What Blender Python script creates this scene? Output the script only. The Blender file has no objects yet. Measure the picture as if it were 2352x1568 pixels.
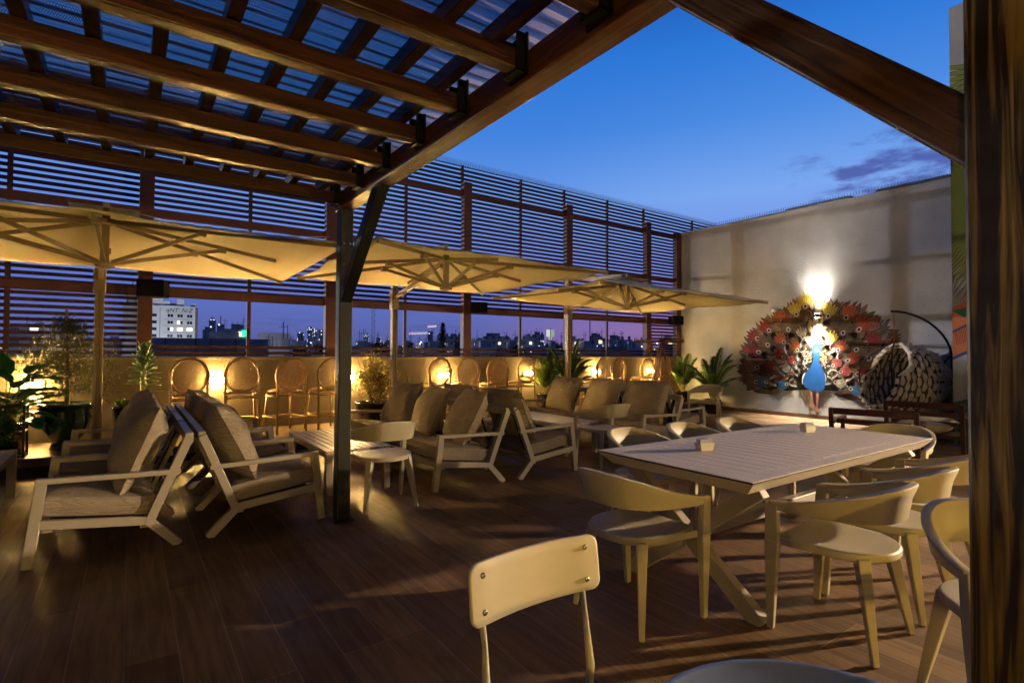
import bpy, bmesh, math, random
from mathutils import Vector, Matrix, noise
R = math.radians
rnd = random.Random(7)
sc = bpy.context.scene
col = sc.collection

# ------------------------------------------------------------------ camera
EYE = 1.35
YAW = R(35.5)
cam_d = bpy.data.cameras.new("camera")
cam = bpy.data.objects.new("camera", cam_d); col.objects.link(cam)
sc.camera = cam
cam_d.sensor_width = 36.0
cam_d.lens = 36.0 * 1228.0 / 2352.0
cam_d.clip_start = 0.02
cam_d.clip_end = 9000.0
pt = math.atan(26 / 1228.0); roll = 0.006
f_ = Vector((math.sin(YAW) * math.cos(pt), math.cos(YAW) * math.cos(pt), math.sin(pt)))
r_ = Vector((math.cos(YAW), -math.sin(YAW), 0)); u_ = r_.cross(f_)
r2 = r_ * math.cos(roll) + u_ * math.sin(roll); u2 = u_ * math.cos(roll) - r_ * math.sin(roll)
m3 = Matrix((r2, u2, -f_)).transposed()
cam.matrix_world = Matrix.Translation((0, 0, EYE)) @ m3.to_4x4()

# ------------------------------------------------------------------ view
sc.render.engine = 'CYCLES'
sc.view_settings.view_transform = 'Standard'
sc.view_settings.look = 'None'
sc.view_settings.exposure = 0.0
sc.view_settings.gamma = 1.0
sc.cycles.use_denoising = True
sc.cycles.max_bounces = 8
sc.cycles.transparent_max_bounces = 24
sc.cycles.sample_clamp_indirect = 6.0

def lin(c):
    return tuple((x / 255 / 12.92) if x / 255 <= 0.04045 else ((x / 255 + 0.055) / 1.055) ** 2.4 for x in c)

# ------------------------------------------------------------------ sky: deep dusk blue, paler low, violet at the horizon
world = bpy.data.worlds.new("World"); sc.world = world
world.use_nodes = True
nt = world.node_tree; N = nt.nodes; L = nt.links
for n in list(N): N.remove(n)
out = N.new('ShaderNodeOutputWorld'); bg = N.new('ShaderNodeBackground')
tc = N.new('ShaderNodeTexCoord'); sep = N.new('ShaderNodeSeparateXYZ')
L.new(tc.outputs['Generated'], sep.inputs[0])
def ramp(stops, fac):
    r = N.new('ShaderNodeValToRGB'); e = r.color_ramp.elements
    r.color_ramp.interpolation = 'EASE' if False else 'LINEAR'
    while len(e) > 1: e.remove(e[-1])
    e[0].position = stops[0][0]; e[0].color = lin(stops[0][1]) + (1,)
    for p, c in stops[1:]:
        x = e.new(p); x.color = lin(c) + (1,)
    L.new(fac, r.inputs[0]); return r.outputs[0]
blue = ramp([(0, (78, 84, 142)), (.03, (88, 98, 166)), (.10, (92, 112, 196)), (.2, (98, 132, 218)),
             (.28, (98, 148, 230)), (.38, (64, 130, 222)), (.48, (42, 118, 214)), (.58, (24, 84, 176)), (.72, (8, 30, 84)), (1, (3, 10, 40))], sep.outputs[2])
pink = ramp([(0, (128, 94, 150)), (.04, (138, 108, 168)), (.09, (118, 106, 184)), (.16, (112, 138, 222)),
             (.27, (122, 168, 240)), (.38, (78, 142, 228)), (.48, (44, 122, 216)), (.58, (24, 84, 176)), (.72, (8, 30, 84)), (1, (3, 10, 40))], sep.outputs[2])
def vm(op, a, b=None):
    n = N.new('ShaderNodeVectorMath'); n.operation = op; L.new(a, n.inputs[0])
    if b is not None:
        if isinstance(b, tuple): n.inputs[1].default_value = b
        else: L.new(b, n.inputs[1])
    return n.outputs['Value'] if op in ('DOT_PRODUCT', 'DISTANCE', 'LENGTH') else n.outputs[0]
def mr(v, a, b, c=0., d=1.):
    n = N.new('ShaderNodeMapRange'); n.interpolation_type = 'SMOOTHSTEP'
    L.new(v, n.inputs[0]); n.inputs[1].default_value = a; n.inputs[2].default_value = b
    n.inputs[3].default_value = c; n.inputs[4].default_value = d; return n.outputs[0]
def mt(op, a, b):
    n = N.new('ShaderNodeMath'); n.operation = op
    for i, v in enumerate((a, b)):
        if isinstance(v, (int, float)): n.inputs[i].default_value = v
        else: L.new(v, n.inputs[i])
    return n.outputs[0]
def mixc(f, a, b):
    n = N.new('ShaderNodeMix'); n.data_type = 'RGBA'
    if isinstance(f, (int, float)): n.inputs[0].default_value = f
    else: L.new(f, n.inputs[0])
    for i, v in ((6, a), (7, b)):
        if isinstance(v, tuple): n.inputs[i].default_value = v
        else: L.new(v, n.inputs[i])
    return n.outputs[2]
def azv(az, el):
    return (math.sin(az) * math.cos(el), math.cos(az) * math.cos(el), math.sin(el))
glow = vm('DOT_PRODUCT', tc.outputs['Generated'], azv(R(66), 0))
skyc = mixc(mr(glow, .80, .995), blue, pink)
# cloud bank
nz = N.new('ShaderNodeTexNoise'); nz.inputs['Scale'].default_value = 9.0; nz.inputs['Detail'].default_value = 9; nz.inputs['Roughness'].default_value = .55
mp = N.new('ShaderNodeMapping'); mp.inputs['Scale'].default_value = (1, 1, 3.2); L.new(tc.outputs['Generated'], mp.inputs[0]); L.new(mp.outputs[0], nz.inputs[0])
def blob(az, el, sx, sz, lo, hi):
    c = azv(R(az), R(el))
    s = N.new('ShaderNodeVectorMath'); s.operation = 'SUBTRACT'; L.new(tc.outputs['Generated'], s.inputs[0]); s.inputs[1].default_value = c
    k = N.new('ShaderNodeVectorMath'); k.operation = 'MULTIPLY'; L.new(s.outputs[0], k.inputs[0]); k.inputs[1].default_value = (1 / sx, 1 / sx, 1 / sz)
    d = vm('LENGTH', k.outputs[0])
    inside = mt('SUBTRACT', 1.0, d)
    v = mt('ADD', mt('MULTIPLY', inside, .40), mt('MULTIPLY', mt('SUBTRACT', nz.outputs[0], .48), 1.7))
    return mr(v, lo, hi)
cl = mt('MAXIMUM', blob(72.0, 15.0, .155, .075, .10, .36), mt('MULTIPLY', blob(64.5, 17.2, .07, .03, .12, .42), .7))
skyc = mixc(mt('MULTIPLY', cl, .85), skyc, lin((66, 80, 158)) + (1,))
# low streaks of cloud above the skyline
st = N.new('ShaderNodeTexNoise'); st.inputs['Scale'].default_value = 7; st.inputs['Detail'].default_value = 4
mp2 = N.new('ShaderNodeMapping'); mp2.inputs['Scale'].default_value = (1, 1, 9); L.new(tc.outputs['Generated'], mp2.inputs[0]); L.new(mp2.outputs[0], st.inputs[0])
band = mt('MULTIPLY', mr(sep.outputs[2], .02, .06), mr(sep.outputs[2], .16, .09))
skyc = mixc(mt('MULTIPLY', mt('MULTIPLY', mr(st.outputs[0], .55, .68), band), .45), skyc, lin((72, 84, 160)) + (1,))
# a trace of a physical twilight sky
ns = N.new('ShaderNodeTexSky'); ns.sky_type = 'NISHITA'; ns.sun_disc = False
ns.sun_elevation = R(0.5); ns.sun_rotation = R(66)
sk = N.new('ShaderNodeVectorMath'); sk.operation = 'SCALE'; L.new(ns.outputs[0], sk.inputs[0]); sk.inputs['Scale'].default_value = 0.004
ad = N.new('ShaderNodeVectorMath'); ad.operation = 'ADD'; L.new(skyc, ad.inputs[0]); L.new(sk.outputs[0], ad.inputs[1])
back = mr(vm('DOT_PRODUCT', tc.outputs['Generated'], azv(R(36), R(8))), -.1, .6, .18, 1)
fin = N.new('ShaderNodeVectorMath'); fin.operation = 'SCALE'; L.new(ad.outputs[0], fin.inputs[0]); L.new(back, fin.inputs['Scale'])
L.new(fin.outputs[0], bg.inputs[0]); bg.inputs[1].default_value = 1.0
L.new(bg.outputs[0], out.inputs[0])

# one weak, low "sun": stands in for the street light throwing the slat shadows on the mural wall
sl = bpy.data.lights.new("street_light_sun", 'SUN'); sl.energy = 1.4; sl.angle = R(.8); sl.color = (.95, .93, 1)
so = bpy.data.objects.new("street_light_sun", sl); col.objects.link(so)
sdir = Vector((0.62, -0.78, -0.02)).normalized()
so.rotation_euler = sdir.to_track_quat('-Z', 'Y').to_euler(); so.location = (-20, 30, 6)

# ------------------------------------------------------------------ materials
def mat(name, c, rough=.6, metal=0., var=0., vscale=8., bump=0., bscale=60., spec=.5, stretch=(1, 1, 1), c2=None, trans=0., coat=0.):
    m = bpy.data.materials.new(name); m.use_nodes = True
    t = m.node_tree; b = t.nodes['Principled BSDF']
    b.inputs['Base Color'].default_value = (*c, 1); b.inputs['Roughness'].default_value = rough
    b.inputs['Metallic'].default_value = metal; b.inputs['Specular IOR Level'].default_value = spec
    if coat: b.inputs['Coat Weight'].default_value = coat; b.inputs['Coat Roughness'].default_value = .08
    if var or bump or c2:
        co = t.nodes.new('ShaderNodeTexCoord'); mp = t.nodes.new('ShaderNodeMapping'); mp.inputs['Scale'].default_value = stretch
        t.links.new(co.outputs['Object'], mp.inputs[0])
    if var or c2:
        nz = t.nodes.new('ShaderNodeTexNoise'); nz.inputs['Scale'].default_value = vscale; nz.inputs['Detail'].default_value = 6
        t.links.new(mp.outputs[0], nz.inputs[0])
        r = t.nodes.new('ShaderNodeValToRGB'); r.color_ramp.elements[0].position = .3; r.color_ramp.elements[1].position = .7
        lo = tuple(x * (1 - var) for x in c); hi = c2 if c2 else tuple(min(1, x * (1 + var)) for x in c)
        r.color_ramp.elements[0].color = (*lo, 1); r.color_ramp.elements[1].color = (*hi, 1)
        t.links.new(nz.outputs[0], r.inputs[0]); t.links.new(r.outputs[0], b.inputs['Base Color'])
    if bump:
        n2 = t.nodes.new('ShaderNodeTexNoise'); n2.inputs['Scale'].default_value = bscale; n2.inputs['Detail'].default_value = 5
        t.links.new(mp.outputs[0], n2.inputs[0])
        bp = t.nodes.new('ShaderNodeBump'); bp.inputs['Strength'].default_value = bump; bp.inputs['Distance'].default_value = .01
        t.links.new(n2.outputs[0], bp.inputs['Height']); t.links.new(bp.outputs[0], b.inputs['Normal'])
    if trans:
        o = t.nodes['Material Output']; tr = t.nodes.new('ShaderNodeBsdfTranslucent'); mx = t.nodes.new('ShaderNodeMixShader')
        tr.inputs[0].default_value = (*c, 1); mx.inputs[0].default_value = trans
        t.links.new(b.outputs[0], mx.inputs[1]); t.links.new(tr.outputs[0], mx.inputs[2]); t.links.new(mx.outputs[0], o.inputs[0])
    return m
def emit(name, c, s):
    m = bpy.data.materials.new(name); m.use_nodes = True; b = m.node_tree.nodes['Principled BSDF']
    b.inputs['Base Color'].default_value = (*[min(1, x) for x in c], 1)
    b.inputs['Emission Color'].default_value = (*c, 1); b.inputs['Emission Strength'].default_value = s
    return m
def timber(name, axis, c, c2, rot=0., lo=.35, hi=.68):
    """stained softwood: long grain along one axis, knots, film of varnish"""
    m = bpy.data.materials.new(name); m.use_nodes = True; t = m.node_tree; b = t.nodes['Principled BSDF']
    co = t.nodes.new('ShaderNodeTexCoord'); mp = t.nodes.new('ShaderNodeMapping')
    s = [44, 44, 44]; s[axis] = 2.2; mp.inputs['Scale'].default_value = s
    rt_ = t.nodes.new('ShaderNodeMapping'); rt_.inputs['Rotation'].default_value = (rot, 0, 0); t.links.new(co.outputs['Object'], rt_.inputs[0])
    t.links.new(rt_.outputs[0], mp.inputs[0])
    wob = t.nodes.new('ShaderNodeTexNoise'); wob.inputs['Scale'].default_value = 1.6; t.links.new(co.outputs['Object'], wob.inputs[0])
    n = t.nodes.new('ShaderNodeTexNoise'); n.inputs['Scale'].default_value = 1; n.inputs['Detail'].default_value = 7; n.inputs['Distortion'].default_value = 1.2
    t.links.new(mp.outputs[0], n.inputs[0])
    r = t.nodes.new('ShaderNodeValToRGB'); r.color_ramp.elements[0].position = lo; r.color_ramp.elements[1].position = hi
    r.color_ramp.elements[0].color = (*c, 1); r.color_ramp.elements[1].color = (*c2, 1); t.links.new(n.outputs[0], r.inputs[0])
    vs = [3.2] * 3; vs[axis] = 1.6
    mv = t.nodes.new('ShaderNodeMapping'); mv.inputs['Scale'].default_value = vs; t.links.new(co.outputs['Object'], mv.inputs[0])
    v = t.nodes.new('ShaderNodeTexVoronoi'); v.inputs['Scale'].default_value = 1; t.links.new(mv.outputs[0], v.inputs[0])
    kr = t.nodes.new('ShaderNodeValToRGB'); kr.color_ramp.elements[0].position = .07; kr.color_ramp.elements[1].position = .20
    kr.color_ramp.elements[0].color = (.25, .2, .16, 1); kr.color_ramp.elements[1].color = (1, 1, 1, 1); t.links.new(v.outputs[0], kr.inputs[0])
    mx = t.nodes.new('ShaderNodeMix'); mx.data_type = 'RGBA'; mx.blend_type = 'MULTIPLY'; mx.inputs[0].default_value = 1
    t.links.new(r.outputs[0], mx.inputs[6]); t.links.new(kr.outputs[0], mx.inputs[7]); t.links.new(mx.outputs[2], b.inputs['Base Color'])
    b.inputs['Roughness'].default_value = .42
    bp = t.nodes.new('ShaderNodeBump'); bp.inputs['Strength'].default_value = .35; bp.inputs['Distance'].default_value = .004
    t.links.new(n.outputs[0], bp.inputs['Height']); t.links.new(bp.outputs[0], b.inputs['Normal'])
    return m
M = {}
M['beamX'] = timber('timber_along_x', 0, (.014, .004, .0014), (.085, .026, .004))
M['beamY'] = timber('timber_along_y', 1, (.038, .011, .0025), (.17, .058, .010))
M['beamZ'] = timber('timber_along_z', 2, (.014, .008, .0025), (.20, .13, .028), 0, .40, .62)
M['brace'] = timber('timber_brace', 1, (.022, .009, .003), (.12, .052, .013), R(-45))
M['batten'] = timber('batten_wood', 1, (.03, .012, .006), (.07, .03, .012))
M['screen'] = mat('screen_brown_paint', (.12, .036, .018), .5, var=.25, vscale=3, bump=.1, bscale=40)
M['slat'] = mat('slat_brown_paint', (.10, .032, .022), .5, var=.3, vscale=2.5)
M['bracket'] = mat('black_steel', (.012, .014, .012), .45, .6, bump=.08)
M['postblk'] = mat('dark_green_steel', (.008, .010, .008), .5, .1, var=.4, vscale=6, bump=.15, bscale=30)
M['umbframe'] = mat('umbrella_aluminium', (.27, .20, .11), .5, .1, var=.12, vscale=10)
M['chair'] = mat('warm_grey_coat', (.47, .42, .29), .42, 0, var=.05, vscale=4, bump=.06, bscale=350)
M['frame'] = mat('taupe_powder_coat', (.37, .325, .25), .42, 0, var=.06, vscale=5, bump=.05, bscale=300)
M['table'] = mat('table_powder_coat', (.62, .545, .46), .42, 0, var=.07, vscale=3, bump=.05, bscale=260)
M['groove'] = mat('dark_gap', (.015, .013, .012), .8)
M['cushion'] = mat('linen_cushion', (.36, .30, .215), .92, 0, var=.16, vscale=5, bump=.5, bscale=190, spec=.15)
M['seatcush'] = mat('linen_seat', (.33, .27, .20), .92, 0, var=.14, vscale=4, bump=.45, bscale=190, spec=.15)
M['piping'] = mat('cushion_piping', (.24, .19, .13), .9)
M['web'] = mat('black_webbing', (.015, .014, .013), .8)
M['rattan'] = mat('rattan_cane', (.46, .27, .10), .5, 0, var=.25, vscale=18, bump=.2, bscale=90)
M['weave'] = mat('rattan_weave', (.44, .24, .09), .55, 0, var=.3, vscale=40)
M['seatwood'] = mat('stool_seat', (.55, .36, .16), .5, var=.15)
M['urn'] = mat('glazed_green_urn', (.006, .030, .024), .15, 0, var=.4, vscale=6, coat=.7)
M['potblk'] = mat('glossy_black_pot', (.008, .009, .011), .2, 0, bump=.3, bscale=25, coat=.5)
M['soil'] = mat('soil', (.03, .02, .012), .95, var=.4, vscale=30, bump=.8, bscale=50)
M['pebble'] = mat('pale_gravel', (.30, .26, .16), .8, var=.3, vscale=30, bump=.6, bscale=60)
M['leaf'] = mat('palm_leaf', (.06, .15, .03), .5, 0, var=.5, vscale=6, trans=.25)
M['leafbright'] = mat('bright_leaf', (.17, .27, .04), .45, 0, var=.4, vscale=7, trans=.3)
M['bigleaf'] = mat('broad_leaf', (.025, .17, .04), .35, 0, var=.45, vscale=9, trans=.2, bump=.2, bscale=30)
M['shrub'] = mat('shrub_leaf', (.48, .40, .10), .55, 0, var=.55, vscale=9, trans=.25)
M['shrubred'] = mat('shrub_red_leaf', (.16, .05, .02), .55, 0, var=.4, vscale=9, trans=.2)
M['wisp'] = mat('feathery_leaf', (.085, .10, .025), .6, 0, var=.5, vscale=9, trans=.2)
M['succ'] = mat('succulent_leaf', (.13, .24, .07), .45, 0, var=.35, vscale=9, bump=.1)
M['succrim'] = mat('succulent_stem', (.34, .33, .12), .55, 0, var=.4, vscale=30, bump=.4, bscale=80)
M['bark'] = mat('bark', (.09, .055, .025), .85, 0, var=.4, vscale=20, bump=.6, bscale=40)
M['darkwood'] = mat('dark_red_wood', (.055, .016, .010), .35, 0, var=.3, vscale=8, stretch=(1, 6, 6), bump=.1)
M['cream'] = mat('cream_cloth', (.62, .58, .44), .9, var=.08, bump=.3, bscale=150)
M['charcoal'] = mat('charcoal_cloth', (.035, .033, .035), .9, var=.2)
M['rope'] = mat('beige_rope', (.88, .76, .58), .8, 0, var=.18, vscale=20, bump=.5, bscale=110)
M['ropeshade'] = mat('weave_gap_shade', (.17, .125, .09), .9)
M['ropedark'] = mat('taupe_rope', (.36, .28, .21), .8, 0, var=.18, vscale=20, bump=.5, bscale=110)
M['spk'] = mat('speaker_black', (.004, .004, .005), .9, spec=.15, bump=.3, bscale=200)
M['led'] = emit('red_led', (1, .03, .08), 8)
M['wire'] = mat('pale_cable', (.35, .33, .36), .5)
M['spike'] = mat('clear_spikes', (.10, .11, .12), .5)
M['brass'] = mat('antique_brass', (.38, .19, .07), .28, .9, var=.2)
M['steel'] = mat('bright_screw', (.6, .58, .5), .25, 1)
M['white'] = mat('white_ceramic', (.75, .72, .62), .35)
M['packet'] = mat('paper_packet', (.72, .74, .76), .7)
M['skirting'] = mat('brown_skirting', (.16, .085, .05), .6, var=.2)
M['cap'] = mat('grey_sheet_cap', (.12, .15, .19), .45, .5, var=.3)

def stucco(name, c, sc_=55, st_=.45, var=.17, streak=True):
    m = mat(name, c, .85, 0, var=var, vscale=1.3, spec=.2)
    t = m.node_tree; b = t.nodes['Principled BSDF']
    co = t.nodes.new('ShaderNodeTexCoord')
    n = t.nodes.new('ShaderNodeTexNoise'); n.inputs['Scale'].default_value = sc_; n.inputs['Detail'].default_value = 8; n.inputs['Roughness'].default_value = .65
    t.links.new(co.outputs['Object'], n.inputs[0])
    bp = t.nodes.new('ShaderNodeBump'); bp.inputs['Strength'].default_value = st_; bp.inputs['Distance'].default_value = .02
    t.links.new(n.outputs[0], bp.inputs['Height']); t.links.new(bp.outputs[0], b.inputs['Normal'])
    return m
M['stucco'] = stucco('grey_stucco', (.39, .405, .43), 38, .8)
M['parapet'] = stucco('beige_plaster', (.26, .21, .135), 25, .25)
M['palmwall'] = stucco('painted_plaster', (.30, .31, .30), 25, .2)

for nm_ in ('cushion', 'seatcush'):
    t_ = M[nm_].node_tree; b_ = t_.nodes['Principled BSDF']; prev = b_.inputs['Normal'].links[0].from_node
    co_ = t_.nodes.new('ShaderNodeTexCoord'); mp_ = t_.nodes.new('ShaderNodeMapping'); mp_.inputs['Scale'].default_value = (5, 5, 17); mp_.inputs['Rotation'].default_value = (.3, .5, .2)
    n_ = t_.nodes.new('ShaderNodeTexNoise'); n_.inputs['Scale'].default_value = 1.4; n_.inputs['Detail'].default_value = 3; n_.inputs['Distortion'].default_value = 1.5
    t_.links.new(co_.outputs['Object'], mp_.inputs[0]); t_.links.new(mp_.outputs[0], n_.inputs[0])
    bp_ = t_.nodes.new('ShaderNodeBump'); bp_.inputs['Strength'].default_value = .75; bp_.inputs['Distance'].default_value = .03
    t_.links.new(n_.outputs[0], bp_.inputs['Height']); t_.links.new(bp_.outputs[0], prev.inputs['Normal'])
def canopy_mat():
    m = mat('cream_canvas', (.82, .70, .50), .9, 0, var=.05, vscale=2.2, bump=.10, bscale=8, spec=.1, trans=.07)
    return m
M['canvas'] = canopy_mat()

def floor_mat():
    m = bpy.data.materials.new('wood_look_floor_tiles'); m.use_nodes = True; t = m.node_tree; b = t.nodes['Principled BSDF']
    co = t.nodes.new('ShaderNodeTexCoord'); mp = t.nodes.new('ShaderNodeMapping')
    mp.inputs['Rotation'].default_value = (0, 0, R(90)); mp.inputs['Scale'].default_value = (1, 1, 1)
    t.links.new(co.outputs['Object'], mp.inputs[0])
    br = t.nodes.new('ShaderNodeTexBrick'); t.links.new(mp.outputs[0], br.inputs[0])
    br.inputs['Color1'].default_value = (.105, .060, .027, 1); br.inputs['Color2'].default_value = (.19, .115, .055, 1)
    br.inputs['Mortar'].default_value = (.25, .18, .115, 1)
    br.inputs['Scale'].default_value = 1.0; br.inputs['Mortar Size'].default_value = .0028; br.inputs['Mortar Smooth'].default_value = .3
    br.inputs['Brick Width'].default_value = 1.2; br.inputs['Row Height'].default_value = .2; br.offset = .37; br.offset_frequency = 3
    g = t.nodes.new('ShaderNodeMapping'); g.inputs['Scale'].default_value = (22, 1.4, 1); t.links.new(co.outputs['Object'], g.inputs[0])
    n = t.nodes.new('ShaderNodeTexNoise'); n.inputs['Scale'].default_value = 1.3; n.inputs['Detail'].default_value = 8; n.inputs['Distortion'].default_value = .8
    t.links.new(g.outputs[0], n.inputs[0])
    r = t.nodes.new('ShaderNodeValToRGB'); r.color_ramp.elements[0].position = .3; r.color_ramp.elements[1].position = .72
    r.color_ramp.elements[0].color = (.55, .5, .45, 1); r.color_ramp.elements[1].color = (1.3, 1.3, 1.3, 1); t.links.new(n.outputs[0], r.inputs[0])
    mx = t.nodes.new('ShaderNodeMix'); mx.data_type = 'RGBA'; mx.blend_type = 'MULTIPLY'; mx.inputs[0].default_value = .9
    t.links.new(br.outputs[0], mx.inputs[6]); t.links.new(r.outputs[0], mx.inputs[7])
    n3 = t.nodes.new('ShaderNodeTexNoise'); n3.inputs['Scale'].default_value = 2.3; n3.inputs['Detail'].default_value = 5; t.links.new(co.outputs['Object'], n3.inputs[0])
    r3 = t.nodes.new('ShaderNodeValToRGB'); r3.color_ramp.elements[0].position = .35; r3.color_ramp.elements[1].position = .7
    r3.color_ramp.elements[0].color = (.42, .42, .42, 1); r3.color_ramp.elements[1].color = (.68, .68, .68, 1); t.links.new(n3.outputs[0], r3.inputs[0])
    t.links.new(mx.outputs[2], b.inputs['Base Color']); t.links.new(r3.outputs[0], b.inputs['Roughness'])
    b.inputs['Specular IOR Level'].default_value = .4
    inv = t.nodes.new('ShaderNodeMath'); inv.operation = 'SUBTRACT'; inv.inputs[0].default_value = 1; t.links.new(br.outputs['Fac'], inv.inputs[1])
    ad = t.nodes.new('ShaderNodeMath'); ad.operation = 'MULTIPLY_ADD'; t.links.new(n.outputs[0], ad.inputs[0]); ad.inputs[1].default_value = .35; t.links.new(inv.outputs[0], ad.inputs[2])
    bp = t.nodes.new('ShaderNodeBump'); bp.inputs['Strength'].default_value = .5; bp.inputs['Distance'].default_value = .004
    t.links.new(ad.outputs[0], bp.inputs['Height']); t.links.new(bp.outputs[0], b.inputs['Normal'])
    return m
M['floor'] = floor_mat()

def perf_mat():
    """perforated corrugated roofing: round punched holes let the sky through"""
    m = bpy.data.materials.new('perforated_roof_sheet'); m.use_nodes = True; t = m.node_tree; b = t.nodes['Principled BSDF']
    b.inputs['Base Color'].default_value = (.42, .35, .38, 1); b.inputs['Roughness'].default_value = .5; b.inputs['Metallic'].default_value = .3
    co = t.nodes.new('ShaderNodeTexCoord'); mp = t.nodes.new('ShaderNodeMapping'); mp.inputs['Scale'].default_value = (150, 150, 0); mp.inputs['Rotation'].default_value = (0, 0, R(45))
    t.links.new(co.outputs['Object'], mp.inputs[0])
    v = t.nodes.new('ShaderNodeTexVoronoi'); v.inputs['Scale'].default_value = 1; v.inputs['Randomness'].default_value = 0; t.links.new(mp.outputs[0], v.inputs[0])
    c = t.nodes.new('ShaderNodeMath'); c.operation = 'LESS_THAN'; t.links.new(v.outputs['Distance'], c.inputs[0]); c.inputs[1].default_value = .30
    tr = t.nodes.new('ShaderNodeBsdfTransparent'); mx = t.nodes.new('ShaderNodeMixShader')
    t.links.new(c.outputs[0], mx.inputs[0]); t.links.new(b.outputs[0], mx.inputs[1]); t.links.new(tr.outputs[0], mx.inputs[2])
    t.links.new(mx.outputs[0], t.nodes['Material Output'].inputs[0])
    return m
M['perf'] = perf_mat()

def facade(name, wall, lit, sx, sz, dens=.25, dark=.4, strength=1.2, wallvar=.1):
    """distant facade: a grid of windows, a few of them lit"""
    m = bpy.data.materials.new(name); m.use_nodes = True; t = m.node_tree; b = t.nodes['Principled BSDF']
    n_ = t.nodes; l_ = t.links
    def ma(op, a, b2=0.):
        k = n_.new('ShaderNodeMath'); k.operation = op
        for i, v in enumerate((a, b2)):
            if isinstance(v, (int, float)): k.inputs[i].default_value = v
            else: l_.new(v, k.inputs[i])
        return k.outputs[0]
    co = n_.new('ShaderNodeTexCoord'); s = n_.new('ShaderNodeSeparateXYZ'); l_.new(co.outputs['Object'], s.inputs[0])
    u = ma('DIVIDE', ma('ADD', s.outputs[0], s.outputs[1]), sx); v = ma('DIVIDE', s.outputs[2], sz)
    fu = ma('FRACT', u); fv = ma('FRACT', v)
    inw = ma('MULTIPLY', ma('MULTIPLY', ma('GREATER_THAN', fu, .28), ma('LESS_THAN', fu, .74)), ma('MULTIPLY', ma('GREATER_THAN', fv, .3), ma('LESS_THAN', fv, .78)))
    cb = n_.new('ShaderNodeCombineXYZ'); l_.new(ma('FLOOR', u), cb.inputs[0]); l_.new(ma('FLOOR', v), cb.inputs[1])
    wn = n_.new('ShaderNodeTexWhiteNoise'); l_.new(cb.outputs[0], wn.inputs[0])
    on = ma('MULTIPLY', ma('LESS_THAN', wn.outputs['Value'], dens), inw)
    mx = n_.new('ShaderNodeMix'); mx.data_type = 'RGBA'; l_.new(inw, mx.inputs[0]); mx.inputs[6].default_value = (*wall, 1); mx.inputs[7].default_value = (*[w * dark for w in wall], 1)
    l_.new(mx.outputs[2], b.inputs['Base Color']); b.inputs['Roughness'].default_value = .8
    b.inputs['Emission Color'].default_value = (*lit, 1); l_.new(ma('MULTIPLY', on, strength), b.inputs['Emission Strength'])
    return m

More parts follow.
